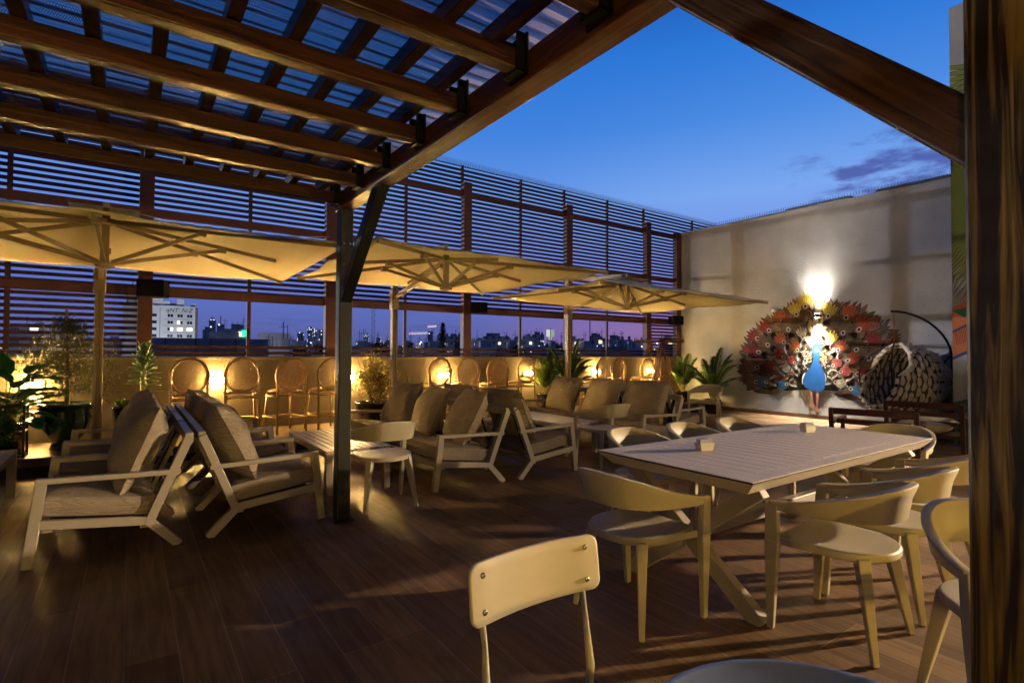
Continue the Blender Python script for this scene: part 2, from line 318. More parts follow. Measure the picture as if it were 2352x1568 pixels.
# ------------------------------------------------------------------ mesh builder
class MB:
    def __init__(s): s.v = []; s.f = []; s.m = []; s.cur = 0
    def add(s, vs, fs):
        o = len(s.v); s.v += [tuple(p) for p in vs]
        for f in fs: s.f.append(tuple(i + o for i in f)); s.m.append(s.cur)
    def box(s, x0, x1, y0, y1, z0, z1):
        s.add([(x0, y0, z0), (x1, y0, z0), (x1, y1, z0), (x0, y1, z0), (x0, y0, z1), (x1, y0, z1), (x1, y1, z1), (x0, y1, z1)],
              [(0, 3, 2, 1), (4, 5, 6, 7), (0, 1, 5, 4), (1, 2, 6, 5), (2, 3, 7, 6), (3, 0, 4, 7)])
    def obox(s, c, ux, uy, uz):
        c = Vector(c); ux = Vector(ux); uy = Vector(uy); uz = Vector(uz)
        vs = [c + ux * a + uy * b + uz * d for d in (-1, 1) for a, b in ((-1, -1), (1, -1), (1, 1), (-1, 1))]
        s.add(vs, [(0, 3, 2, 1), (4, 5, 6, 7), (0, 1, 5, 4), (1, 2, 6, 5), (2, 3, 7, 6), (3, 0, 4, 7)])
    def bar(s, a, b, w, h, side=None, w2=None, h2=None):
        """square bar from a to b, w along `side`, h along the other cross axis"""
        a = Vector(a); b = Vector(b); d = (b - a).normalized()
        sd = Vector(side) if side is not None else (Vector((0, 0, 1)).cross(d) if abs(d.z) < .95 else Vector((1, 0, 0)))
        sd = (sd - d * sd.dot(d)).normalized(); n = d.cross(sd)
        w2 = w if w2 is None else w2; h2 = h if h2 is None else h2
        vs = []
        for p, ww, hh in ((a, w, h), (b, w2, h2)):
            for i, j in ((-1, -1), (1, -1), (1, 1), (-1, 1)): vs.append(p + sd * (i * ww / 2) + n * (j * hh / 2))
        s.add(vs, [(0, 3, 2, 1), (4, 5, 6, 7), (0, 1, 5, 4), (1, 2, 6, 5), (2, 3, 7, 6), (3, 0, 4, 7)])
    def tube(s, pts, r, n=8, closed=False, caps=True):
        pts = [Vector(p) for p in pts]; k = len(pts); rs = r if isinstance(r, (list, tuple)) else [r] * k
        rings = []; prev = None
        for i, p in enumerate(pts):
            if closed: d = pts[(i + 1) % k] - pts[i - 1]
            else: d = pts[min(i + 1, k - 1)] - pts[max(i - 1, 0)]
            d = d.normalized() if d.length > 1e-9 else Vector((0, 0, 1))
            if prev is None: a = d.orthogonal().normalized()
            else:
                a = prev - d * prev.dot(d); a = a.normalized() if a.length > 1e-6 else d.orthogonal().normalized()
            prev = a; b = d.cross(a)
            rings.append([p + (a * math.cos(2 * math.pi * j / n) + b * math.sin(2 * math.pi * j / n)) * rs[i] for j in range(n)])
        vs = [q for rg in rings for q in rg]; fs = []
        for i in range(k if closed else k - 1):
            i2 = (i + 1) % k
            for j in range(n):
                j2 = (j + 1) % n; fs.append((i * n + j, i * n + j2, i2 * n + j2, i2 * n + j))
        if caps and not closed:
            fs.append(tuple(range(n - 1, -1, -1))); fs.append(tuple((k - 1) * n + j for j in range(n)))
        s.add(vs, fs)
    def lathe(s, prof, c=(0, 0, 0), n=32):
        vs = []; fs = []
        for (r, z) in prof:
            for j in range(n):
                a = 2 * math.pi * j / n; vs.append((c[0] + r * math.cos(a), c[1] + r * math.sin(a), c[2] + z))
        for i in range(len(prof) - 1):
            for j in range(n):
                j2 = (j + 1) % n; fs.append((i * n + j, i * n + j2, (i + 1) * n + j2, (i + 1) * n + j))
        fs.append(tuple(range(n - 1, -1, -1))); fs.append(tuple((len(prof) - 1) * n + j for j in range(n)))
        s.add(vs, fs)
    def prism(s, poly, ax, a0, a1):
        """closed 2-D polygon extruded along axis ax from a0 to a1"""
        n = len(poly); vs = []
        for a in (a0, a1):
            for (p, q) in poly:
                vs.append((a, p, q) if ax == 0 else (p, a, q) if ax == 1 else (p, q, a))
        fs = [tuple(range(n - 1, -1, -1)), tuple(range(n, 2 * n))]
        for i in range(n):
            j = (i + 1) % n; fs.append((i, j, n + j, n + i))
        s.add(vs, fs)
    def grid(s, fn, nu, nv, wrap=False):
        vs = [fn(i / nu, j / nv) for i in range(nu + 1) for j in range(nv + 1)]
        fs = [(i * (nv + 1) + j, (i + 1) * (nv + 1) + j, (i + 1) * (nv + 1) + j + 1, i * (nv + 1) + j + 1) for i in range(nu) for j in range(nv)]
        s.add(vs, fs)
    def poly(s, pts): s.add(pts, [tuple(range(len(pts)))])
    def build(s, name, mats, parent=None, smooth=False, bevel=0., seg=2, solid=0., loc=None, recalc=True):
        me = bpy.data.meshes.new(name); me.from_pydata(s.v, [], s.f)
        if not isinstance(mats, (list, tuple)): mats = [mats]
        for m in mats: me.materials.append(m)
        if len(mats) > 1: me.polygons.foreach_set('material_index', s.m)
        if recalc:
            bm = bmesh.new(); bm.from_mesh(me); bmesh.ops.recalc_face_normals(bm, faces=bm.faces)
            bm.to_mesh(me); bm.free()
        if smooth: me.polygons.foreach_set('use_smooth', [True] * len(me.polygons))
        me.update()
        o = bpy.data.objects.new(name, me); col.objects.link(o)
        if parent is not None: o.parent = parent
        if loc is not None: o.location = loc
        if bevel:
            b = o.modifiers.new('bevel', 'BEVEL'); b.width = bevel; b.segments = seg; b.limit_method = 'ANGLE'; b.angle_limit = R(40)
        if solid:
            b = o.modifiers.new('solid', 'SOLIDIFY'); b.thickness = solid; b.offset = 0
        return o

def tag(o, label=None, cat=None, group=None, kind=None):
    if label: o['label'] = label
    if cat: o['category'] = cat
    if group: o['group'] = group
    if kind: o['kind'] = kind
    return o
def empty(name, loc, rz=0, label=None, cat=None, group=None):
    o = bpy.data.objects.new(name, None); o.empty_display_size = .1; col.objects.link(o)
    o.location = loc; o.rotation_euler = (0, 0, rz); tag(o, label, cat, group); return o
def kids(o): return [c for c in KIDS.get(o.name, [])]
def copy_tree(o, loc=None, rz=None, label=None, group=None):
    def rec(x, p):
        c = x.copy(); col.objects.link(c); c.parent = p
        for ch in list(x.children): rec(ch, c)
        return c
    c = rec(o, None)
    if loc is not None: c.location = loc
    if rz is not None: c.rotation_euler = (0, 0, rz)
    if label: c['label'] = label
    if group: c['group'] = group
    return c
def az_pos(px, w):
    """ground position at sideways pixel px and depth w along the view axis"""
    s = (px - 1176) / 1228.0
    return Vector((w * (math.sin(YAW) + s * math.cos(YAW)), w * (math.cos(YAW) - s * math.sin(YAW)), 0))
def hz(px, py, w):
    return EYE + (810 + .006 * (px - 1176) - py) / 1228.0 * w

# ================================================================== SETTING
b = MB(); b.box(-9, 11.75, -6, 8.8, -.3, 0); tag(b.build('terrace_floor', M['floor']), kind='structure')
M['cityground'] = mat('dark_city_ground', (.030, .032, .040), .9, var=.6, vscale=.02)
b = MB(); b.box(-6000, 6000, 10, 8000, -21, -20); tag(b.build('city_ground', M['cityground']), kind='structure')
M['platform'] = mat('platform_tiles', (.13, .085, .05), .5, var=.3, vscale=5, bump=.1)
pl = MB(); pl.box(-6, 11.735, 7.62, 8.798, .10, .20); p_ = pl.build('raised_platform', M['platform'], bevel=.008)
tag(p_, kind='structure')
pl = MB(); pl.box(-6, 11.735, 7.70, 8.798, .001, .10); tag(pl.build('platform_recess', M['groove'], p_), None)  # near-black recess: the shadow under the slab is put into its colour

# ---- parapet wall with coping
pw = empty('parapet_wall', (0, 8.9, 0), 0, 'long beige plastered parapet wall behind the bar stools, slatted screen standing on it', 'wall')
b = MB(); b.box(-7, 11.745, -.1, .1, 0, 1.235); b.build('wall_body', M['parapet'], pw)
b = MB(); b.box(-7, 11.745, -.115, .13, 1.235, 1.275); b.build('coping', M['parapet'], pw, bevel=.006)

# ---- mural wall
mw = empty('mural_wall', (11.75, 3, 0), 0, 'tall grey stucco wall painted with a large fanned peacock', 'wall')
b = MB(); b.box(0, .3, -7, 5.93, 0, 4.50); b.build('wall_body', M['stucco'], mw)
b = MB(); b.box(-.012, 0, -7, 5.8, 0, .085); b.build('skirting', M['skirting'], mw)
b = MB()
b.box(-.05, .34, 1.75, 3.05, 4.503, 4.545); b.box(-.05, .34, -1.0, 1.30, 4.503, 4.545)
b.box(-.02, .32, 3.06, 5.93, 4.503, 4.516); b.build('metal_cap', M['cap'], mw)
b = MB()
for i in range(160):
    y = 5.9 - i * .055
    for dx, dy in ((-.06, .015), (.0, -.012), (.06, .01)):
        b.bar((.12, y, 4.515), (.12 + dx, y + dy + rnd.uniform(-.01, .01), 4.63), .004, .004)
b.build('bird_spikes', M['spike'], mw)

# ---- peacock painting (flat paint on the wall, built as thin layers)
PC = (5.487, .93)
pal = dict(y=(.40, .30, .03), o=(.36, .085, .02), r=(.22, .022, .018), b=(.12, .075, .045), w=(.42, .38, .31), p=(.30, .045, .045), k=(.16, .10, .075), u=(.02, .13, .34), d=(.33, .05, .02))
mm = {'black': (.008, .007, .008), 'brown': (.10, .066, .038), 'brown2': (.17, .12, .062), 'pinkb': (.19, .115, .085), 'white': (.62, .58, .50), 'cream': (.44, .38, .29), 'blue': (.006, .075, .27), 'blue2': (.01, .10, .32), 'leg': (.42, .20, .16), 'beak': (.55, .42, .06), **{'t_' + k: v for k, v in pal.items()}}
mnames = list(mm); mmats = [mat('paint_' + k, v, .75, bump=.25, bscale=60, spec=.25) for k, v in mm.items()]
mi = {k: i for i, k in enumerate(mnames)}
def dpt(y, z, lv): return (-.0006 - lv * .00005, y - 3, z)
b = MB()
def paint(pts, lv, k):
    b.cur = mi[k]; b.add([dpt(y, z, lv) for y, z in pts], [tuple(range(len(pts)))])
def leafpts(y, z, a, ln, w, n=7, skew=0.):
    ca, sa = math.cos(a), math.sin(a); pts = []
    for i in range(n + 1):
        t = i / n; ww = w * (math.sin(math.pi * min(1, t ** .75)) ** .8); pts.append((t * ln, ww + skew * t * ln))
    for i in range(n - 1, 0, -1):
        t = i / n; ww = w * (math.sin(math.pi * min(1, t ** .75)) ** .8); pts.append((t * ln, -ww + skew * t * ln))
    return [(y + x * ca - s_ * sa, z + x * sa + s_ * ca) for x, s_ in pts]
def outlined(y, z, a, ln, w, lv, k, o=.012, vein=True):
    ca, sa = math.cos(a), math.sin(a)
    paint(leafpts(y - o * ca, z - o * sa, a, ln + 2.6 * o, w + o), lv, 'black')
    paint(leafpts(y, z, a, ln, w), lv + 1, k)
    if vein:
        for q in (-.38, 0, .38):
            x0, x1 = ln * .30, ln * .85; yy0 = q * w * 1.1; yy1 = q * w * 1.15
            P = [(x0, yy0), (x0 + (x1 - x0) * .5, yy1 + .0025), (x1, q * w * .45), (x0 + (x1 - x0) * .5, yy1 - .0025)]
            paint([(y + x * ca - s_ * sa, z + x * sa + s_ * ca) for x, s_ in P], lv + 2, 'black')
EYES = [(5.849, 2.216, 'y'), (6.152, 2.078, 'o'), (6.019, 1.889, 'b'), (6.459, 1.884, 'r'), (6.736, 1.708, 'r'), (5.708, 1.723, 'w'), (6.487, 1.562, 'b'), (6.117, 1.616, 'o'), (6.704, 1.396, 'r'), (5.826, 1.444, 'o'), (6.119, 1.283, 'r'), (5.881, 1.166, 'p'), (6.738, 1.044, 'k'), (6.302, 1.037, 'r'), (5.967, 1.019, 'w'), (6.059, 0.701, 'u'), (6.517, 0.73, 'u'), (6.762, 0.713, 'k'), (5.2, 2.144, 'y'), (4.864, 2.095, 'o'), (4.629, 1.846, 'd'), (4.92, 1.791, 'b'), (4.511, 1.572, 'r'), (5.011, 1.443, 'o'), (4.678, 1.449, 'b'), (4.197, 1.427, 'r'), (5.177, 1.605, 'y'), (4.835, 1.234, 'd'), (4.458, 1.28, 'b'), (5.11, 1.127, 'p'), (4.964, 1.0, 'p'), (4.659, 0.968, 'r'), (4.229, 1.074, 'k'), (5.064, 0.788, 'w'), (4.787, 0.672, 'u'), (4.462, 0.721, 'u'), (4.232, 0.694, 'b'), (5.66, 2.38, 'y')]
RIM = [(6.376, 0.47), (6.819, 0.50), (7.1, 0.717), (7.15, 0.937), (7.1, 1.235), (7.05, 1.6), (6.80, 1.92), (6.47, 2.18), (6.2, 2.33), (6.0, 2.40), (5.769, 2.55), (5.383, 2.55), (4.919, 2.42), (4.542, 2.25), (4.28, 2.04), (4.07, 1.83), (3.95, 1.68), (3.88, 1.45), (3.84, 1.144), (3.88, 0.853), (4.12, 0.60), (4.611, 0.48), (4.894, 0.55)]
er = random.Random(3)
# base field of dark plumage, then a fringe of pointed tips
paint([(PC[0], .62)] + [(PC[0] + (y - PC[0]) * .93, PC[1] + (z - PC[1]) * .93 if z > .8 else z + .05) for y, z in RIM], 0, 'black')
for i in range(len(RIM) - 1):
    (y0, z0), (y1, z1) = RIM[i], RIM[i + 1]
    for t in (0., .25, .5, .75):
        y = y0 + (y1 - y0) * t; z = z0 + (z1 - z0) * t; a = math.atan2(z - PC[1] + .12, y - PC[0]) + er.uniform(-.35, .35)
        ln = er.uniform(.26, .40); k = er.choice(['pinkb', 'brown', 'brown2', 'pinkb', 'brown'])
        outlined(y - .27 * math.cos(a), z - .27 * math.sin(a), a, ln, er.uniform(.035, .06), 1 + (i * 4 + int(t * 4)) % 2 * 3, k, .008)
# plumage filling between the eyes
for i in range(620):
    a = er.uniform(-.28, math.pi + .28); rr = er.uniform(.35, 1.5)
    y = PC[0] + rr * 1.03 * math.cos(a); z = PC[1] + rr * .93 * math.sin(a)
    if z < .52 or y < 3.95: continue
    k = er.choice(['brown', 'brown', 'brown2', 'brown', 'pinkb', 'brown2', 't_k', 'brown2', 'brown', 't_p'])
    if rr < .75: k = er.choice(['brown2', 'pinkb', 't_w', 't_p', 'cream', 't_y'])
    aa = math.atan2(z - PC[1] + .1, y - PC[0]) + er.uniform(-.5, .5)
    outlined(y, z, aa, er.uniform(.16, .26), er.uniform(.03, .055), 8 + (i % 9) * 3, k, .006)
EY = sorted(EYES, key=lambda e: -math.hypot(e[0] - PC[0], e[1] - PC[1]))
for i, (y, z, k) in enumerate(EY):
    rr = math.hypot(y - PC[0], z - PC[1]); a = math.atan2(z - PC[1] + .05, y - PC[0]); s = .54 + .32 * min(1, rr / 1.3)
    if k in 'wup' : s *= .9
    lv = 40 + (i // 2) * 18 + (i % 2) * 1
    # brown feather behind, tuft in front of the eye, petals round the eye, eye drop
    for q in (-1.15, -.6, .6, 1.15, 0):
        outlined(y - .05 * math.cos(a), z - .05 * math.sin(a), a + math.pi + q * .55, .30 * s, .05 * s, lv, 'white' if (k in 'wudrpo' and rr < 1.15) and abs(q) > 1 else 'brown' if q else 'brown2', .007)
    for q in (-.50, .50, -.26, .26, 0):
        oy_ = .045 * s * q * 2
        outlined(y + .01 * math.cos(a) - oy_ * math.sin(a), z + .01 * math.sin(a) + oy_ * math.cos(a), a + q * .9, (.37 - .18 * abs(q)) * s, .045 * s, lv + (3 if abs(q) > .4 else 5 if q else 8), 't_' + k, .006)
    for q in range(9):
        aq = a + math.pi + (q - 4) * .42
        outlined(y, z, aq, .100 * s, .018 * s, lv + 12, 'pinkb', .004, False)
    n = 14
    def drop(r1):
        return [(y + r1 * (1 + .45 * max(0, math.cos(2 * math.pi * j / n)) ** 3) * math.cos(2 * math.pi * j / n + a) * 1.0, z + r1 * (1 + .45 * max(0, math.cos(2 * math.pi * j / n)) ** 3) * math.sin(2 * math.pi * j / n + a)) for j in range(n)]
    paint(drop(.064 * s), lv + 14, 'black'); paint(drop(.056 * s), lv + 15, 'cream'); paint(drop(.032 * s), lv + 16, 'black')
top = 40 + (len(EY) // 2 + 1) * 18
BL = [(5.505, 1.455), (5.644, 1.521), (5.731, 1.388), (5.755, 1.097), (5.712, 0.942), (5.603, 1.034), (5.506, 1.213)]
BR = [(5.348, 1.433), (5.245, 1.476), (5.195, 1.304), (5.227, 1.088), (5.268, 1.0), (5.329, 1.085), (5.38, 1.236)]
for P in (BL, BR):
    paint(P, top, 'black'); cy = sum(p[0] for p in P) / 7; cz = sum(p[1] for p in P) / 7
    for i in range(70):
        t = er.random() ** .5; q = P[er.randrange(7)]; q2 = P[er.randrange(7)]; s = er.random()
        y = cy + (q[0] * s + q2[0] * (1 - s) - cy) * t * .93; z = cz + (q[1] * s + q2[1] * (1 - s) - cz) * t * .93
        paint([(y + .019 * math.cos(j * math.pi / 3), z + .021 * math.sin(j * math.pi / 3)) for j in range(6)], top + 1 + i % 5 * 2, 'black')
        paint([(y + .015 * math.cos(j * math.pi / 3), z + .017 * math.sin(j * math.pi / 3)) for j in range(6)], top + 2 + i % 5 * 2, er.choice(['pinkb', 'cream', 't_y', 'leg', 't_w']))
top += 14
def grow(P, d):
    cy = sum(p[0] for p in P) / len(P); cz = sum(p[1] for p in P) / len(P)
    return [(cy + (y - cy) * (1 + d / max(.05, abs(y - cy) + abs(z - cz))), cz + (z - cz) * (1 + d / max(.05, abs(y - cy) + abs(z - cz)))) for y, z in P]
def smoothp(P):
    o = []
    for i in range(len(P)):
        p, q = P[i], P[(i + 1) % len(P)]; o += [(p[0] * .75 + q[0] * .25, p[1] * .75 + q[1] * .25), (p[0] * .25 + q[0] * .75, p[1] * .25 + q[1] * .75)]
    return o
for P in ([(5.647, .988), (5.722, .897), (5.738, .763), (5.718, .690), (5.66, .853)], [(5.299, 1.01), (5.246, .936), (5.235, .818), (5.256, .76), (5.30, .914)]):
    paint(smoothp(grow(P, .008)), top, 'black'); paint(smoothp(P), top + 1, 'white')
for P in ([(5.574, .60), (5.553, .441), (5.554, .331), (5.629, .236), (5.554, .243), (5.512, .224), (5.47, .239), (5.48, .315), (5.505, .334), (5.511, .444), (5.51, .60)],
          [(5.447, .60), (5.442, .383), (5.449, .23), (5.555, .166), (5.47, .173), (5.46, .131), (5.407, .168), (5.325, .137), (5.376, .204), (5.401, .234), (5.396, .387), (5.37, .60)]):
    paint(grow(P, .006), top, 'black'); paint(P, top + 1, 'leg')
for j in range(8):
    z = .26 + j * .034
    for y in (5.532, 5.424): paint([(y - .028, z), (y + .028, z + .006), (y + .028, z + .011), (y - .028, z + .006)], top + 2, 'black')
BODY = [(5.505, 1.521), (5.535, 1.455), (5.505, 1.389), (5.485, 1.257), (5.539, 1.102), (5.640, 0.988), (5.700, 0.852), (5.708, 0.741), (5.649, 0.633), (5.499, 0.576), (5.353, 0.568), (5.27, 0.655), (5.255, 0.785), (5.265, 0.936), (5.315, 1.064), (5.37, 1.193), (5.39, 1.302), (5.365, 1.37), (5.325, 1.433), (5.325, 1.509), (5.368, 1.563), (5.452, 1.564)]
paint(smoothp(grow(BODY, .014)), top + 4, 'black'); paint(smoothp(BODY), top + 5, 'blue')
paint([(5.47, 1.44), (5.45, 1.49), (5.41, 1.50), (5.375, 1.45), (5.40, 1.41), (5.44, 1.40)], top + 6, 'white')
paint([(5.44, 1.45), (5.425, 1.465), (5.41, 1.45), (5.425, 1.435)], top + 7, 'black')
paint([(5.37, 1.42), (5.32, 1.40), (5.285, 1.35), (5.262, 1.27), (5.295, 1.30), (5.33, 1.34), (5.36, 1.37)], top + 6, 'beak')
for q in range(5):
    y = 5.36 + q * .032; paint([(y, 1.55), (y + .006, 1.55), (y + .012 + (q - 2) * .02, 1.68), (y + (q - 2) * .02, 1.68)], top + 6, 'blue2')
b.build('peacock_mural', mmats, mw, recalc=False)

# ---- second wall painted with palm fronds, at the far right
pwl = empty('palm_mural_wall', (10.0, 2.68, 0), 0, 'tall plastered wall painted with palm fronds and orange and teal shapes beside the wooden post', 'wall')
b = MB(); b.box(0, .15, -4.5, 0, 0, 6.6); b.build('wall_body', M['palmwall'], pwl)
pm = {'green': (.16, .19, .02), 'dgreen': (.02, .12, .07), 'orange': (.45, .13, .04), 'blue': (.02, .04, .16), 'teal': (.02, .085, .095), 'black': (.012, .014, .014), 'grey': (.20, .21, .20)}
pmn = list(pm); pmm = [mat('wallpaint_' + k, v, .75, bump=.2, bscale=60) for k, v in pm.items()]
b = MB()
def pp(pts, lv, k):
    b.cur = pmn.index(k); b.add([(-.0008 - lv * .0006, y, z) for y, z in pts], [tuple(range(len(pts)))])
pp([(-.0, 2.05), (-.6, 2.5), (-.6, 1.62), (0, 1.28)], 0, 'orange'); pp([(0, 1.28), (-.6, 1.62), (-.6, 1.66), (0, 1.33)], 1, 'blue')
pp([(0, 1.68), (-.6, 2.04), (-.6, 2.07), (0, 1.71)], 1, 'blue')
for i in range(26):
    t = i / 26; pp([(-.02 - t * .5, 1.74 + t * .3), (-.05 - t * .5, 1.50 + t * .22), (-.055 - t * .5, 1.50 + t * .22), (-.026 - t * .5, 1.74 + t * .3)], 2, 'black')
pp([(0, 2.02), (-.35, 2.1), (-.6, 1.95), (-.4, 1.86), (-.12, 1.92)], 3, 'dgreen')
for c0, n0, a0, a1, k, ln in (((-.95, 3.75), 46, R(-70), R(38), 'green', 1.6), ((-.8, 5.4), 14, R(-60), R(20), 'green', 1.2)):
    for i in range(n0):
        a = a0 + (a1 - a0) * i / n0; y0, z0 = c0[0], c0[1] + (i - n0 / 2) * .012
        P = leafpts(y0, z0, a, ln, .034); P = [(min(-.001, y), z) for y, z in P]
        Q = leafpts(y0, z0, a, ln * 1.02, .042); Q = [(min(-.001, y), z) for y, z in Q]
        pp(Q, 1 + i % 3, 'black'); pp(P, 4 + i % 3, k)
pp([(0, .0), (-.7, 0), (-.7, .62), (-.25, .70), (0, .60)], 1, 'teal'); pp([(0, .60), (-.25, .70), (-.7, .62), (-.7, .66), (-.25, .75), (0, .65)], 2, 'dgreen')
pp([(-.18, .75), (-.3, 1.0), (-.5, 1.15), (-.7, 1.2), (-.7, .75)], 1, 'grey'); pp([(-.18, .75), (-.3, 1.0), (-.5, 1.15), (-.7, 1.2), (-.7, 1.23), (-.48, 1.18), (-.28, 1.02), (-.15, .75)], 2, 'black')
for i in range(9):
    y = -.05 - i * .06; pp([(y, .05), (y - .03, .03), (y - .04, .52), (y - .02, .54)], 3, 'black')
b.build('palm_mural', pmm, pwl, recalc=False)

# ---- slatted screen on the parapet
sf = empty('slatted_screen', (0, 8.9, 1.275), 0, 'high brown slatted timber privacy screen with open viewing windows above the parapet', 'screen')
z0 = 1.275
posts = [-2.42, .15, 2.65, 5.23, 7.83, 10.45, 11.62]
for i, x in enumerate(posts):
    b = MB(); b.box(x - .085, x + .085, -.10, .03, 0, 4.62 - z0 if x < 11 else 4.5 - z0); b.build('post', M['screen'], sf, bevel=.006)
b = MB()
for i, x in enumerate([-1.25, 1.46, 4.02, 6.60, 9.15]):
    b = MB(); b.box(x - .026, x + .026, .055, .095, 0, 4.98 - z0); b.build('mullion', M['screen'], sf)
for x in (5.19, 7.80, 10.43, 2.62, .12, 12.4):
    b = MB(); b.box(x - .026, x + .026, .0555, .0955, 4.35 - z0, 4.98 - z0); b.build('mullion', M['screen'], sf)
for zz in (2.10, 3.20, 4.35):
    b = MB(); x = posts[0]
    b.box(-6.5, 11.70, -.03, .045, zz - z0, zz + .115 - z0); b.build('rail', M['screen'], sf, bevel=.004)
b = MB(); ps = .0832
for i in range(45):
    z = 1.30 + i * ps
    if z + .046 > 4.97: break
    segs = [(-6.5, 11.70)] if z < 4.40 else [(-6.5, 13.4)]
    if 1.44 < z + .01 < 2.06: segs = [(-6.5, .15), (10.45, 11.70)]
    for a, c in segs: b.box(a, c, .10, .118, z - z0, z + .046 - z0)
b.build('slats', M['slat'], sf)
b = MB()
for i in range(300):
    x = -2 + i * .052
    for dx, dy in ((.012, -.05), (-.01, .05), (.0, 0.)):
        b.bar((x, .11, 4.98 - z0), (x + dx + rnd.uniform(-.008, .008), .11 + dy, 5.085 - z0), .0035, .0035)
b.box(-2, 13.5, .09, .13, 4.972 - z0, 4.98 - z0)
b.build('bird_spikes', M['spike'], sf)
# slack cable hanging along the screen
cb = MB(); cb.tube([(-.0 + t * 2.62, 8.78, 3.20 - .10 * math.sin(math.pi * t) + .02 * t) for t in [i / 20 for i in range(21)]], .006, 5)
tag(cb.build('cable', M['wire'], smooth=True), 'thin pale cable sagging along the screen above the left parasol', 'cable')

# ================================================================== PERGOLA
pg = empty('pergola', (1.40, 4.32, 0), 0, 'brown timber pergola with perforated corrugated roof, dark braced posts', 'pergola')
ox, oy = 1.40, 4.32
def P_(x, y, z): return (x - ox, y - oy, z)
def pbox(name, x0, x1, y0, y1, z0_, z1, m, bev=.006, parent=pg):
    b = MB(); b.box(x0 - ox, x1 - ox, y0 - oy, y1 - oy, z0_, z1); return b.build(name, M[m], parent, bevel=bev)
pbox('beam', 1.345, 1.465, .05, 4.42, 2.50, 2.632, 'beamY', .008)
ry = [4.31, 3.785, 3.295, 2.795, 2.325, 1.835, 1.345, .85, .35]
for i, y in enumerate(ry):
    pbox('rafter', -5.5, 1.336, y - .035, y + .03, 2.545, 2.63, 'beamX', .006)
    # joist hanger
    b = MB(); x = 1.337
    b.box(x - .045 - ox, x - ox, y - .045 - oy, y - .037 - oy, 2.535, 2.70); b.box(x - .045 - ox, x - ox, y + .047 - oy, y + .055 - oy, 2.535, 2.70)
    b.box(x - .045 - ox, x - ox, y - .045 - oy, y + .055 - oy, 2.53, 2.546); b.box(x - .004 - ox, x + .006 - ox, y - .06 - oy, y + .07 - oy, 2.52, 2.70)
    b.build('joist_hanger', M['bracket'], pg)
pbox('beam', -5.5, -5.38, .05, 4.42, 2.50, 2.632, 'beamY', .008)
x = 1.21; k = 0
while x > -5.4:
    pbox('batten', x - .027, x + .027, .05, 4.40, 2.632, 2.705, 'batten', .003); x -= .2262; k += 1
b = MB(); nn = 460
prof = []
for i in range(nn + 1):
    y = -.02 + 4.50 * i / nn; ph = (y / .092) % 1
    z = 2.708 + (.0 if ph < .30 else .022 * min(1, (ph - .30) / .12) if ph < .72 else .022 * max(0, 1 - (ph - .86) / .12) if ph > .86 else .022)
    prof.append((y - oy, z))
vs = []
for y, z in prof: vs += [(-5.6 - ox, y, z), (1.47 - ox, y, z)]
b.add(vs, [(2 * i, 2 * i + 1, 2 * i + 3, 2 * i + 2) for i in range(nn)])
b.build('roof_sheet', M['perf'], pg, recalc=False)
# far post with its brace and base shoe
pbox('post', 1.352, 1.458, 4.267, 4.373, .012, 2.497, 'postblk', .008)
pbox('post_shoe', 1.325, 1.485, 4.24, 4.40, 0.001, .012, 'bracket', .003)
b = MB(); b.bar(P_(1.405, 4.30, 1.78), P_(1.405, 3.50, 2.56), .085, .10, (1, 0, 0)); br1 = b.build('brace', M['postblk'], pg, bevel=.006)
b = MB()
for z in (2.05, 2.22):
    for dx in (-.025, .025): b.obox(P_(1.405 + dx, 4.263, z), (.007, 0, 0), (0, .004, 0), (0, 0, .007))
b.build('bolt', M['steel'], pg)
# near post with its brace, right at the edge of the view
pbox('post', 1.34, 1.47, .20, .338, .012, 2.497, 'beamZ', .006)
pbox('post_shoe', 1.32, 1.49, .18, .36, .001, .012, 'bracket', .003)
b = MB(); b.bar(P_(1.405, .268, 1.73), P_(1.405, 1.06, 2.522), .10, .105, (1, 0, 0)); b.build('brace', M['brace'], pg, bevel=.006)

# ================================================================== WALL LAMPS
M['lampglow'] = emit('warm_lamp_glass', (1, .60, .18), 1750)
M['lampglow_assumed'] = emit('assumed_lamp_glass_near_wall', (1, .60, .12), 880)  # glass of the assumed lamps behind the viewer
def wall_lamp(x, y, z, rz, label, grp='warm lamps along the parapet', glass='lampglow'):
    t = empty('wall_lamp', (x, y, z), rz, label, 'lamp', grp)
    b = MB(); b.box(-.115, .115, -.0375, 0, -.036, .036); b.build('housing', M['bracket'], t, bevel=.005)
    b = MB(); b.box(-.11, .11, -.052, -.038, -.034, .034); b.build('diffuser', M[glass], t, bevel=.006)
    return t
for x, lb in ((-.98, 'glowing warm wall lamp behind the broad-leaved plant at the left'), (1.0, 'glowing warm wall lamp right of the first rattan bar stool'),
              (2.92, 'glowing warm wall lamp hidden behind the golden shrub'), (4.70, 'glowing warm wall lamp behind the stool nearest the spiky plant'),
              (6.68, 'glowing warm wall lamp behind the stool beside the palm pots'), (8.60, 'glowing warm wall lamp behind the stool right of the third parasol pole'),
              (10.43, 'glowing warm wall lamp seen between the telescope tripod legs')):
    wall_lamp(x, 8.798, .93, 0, lb)

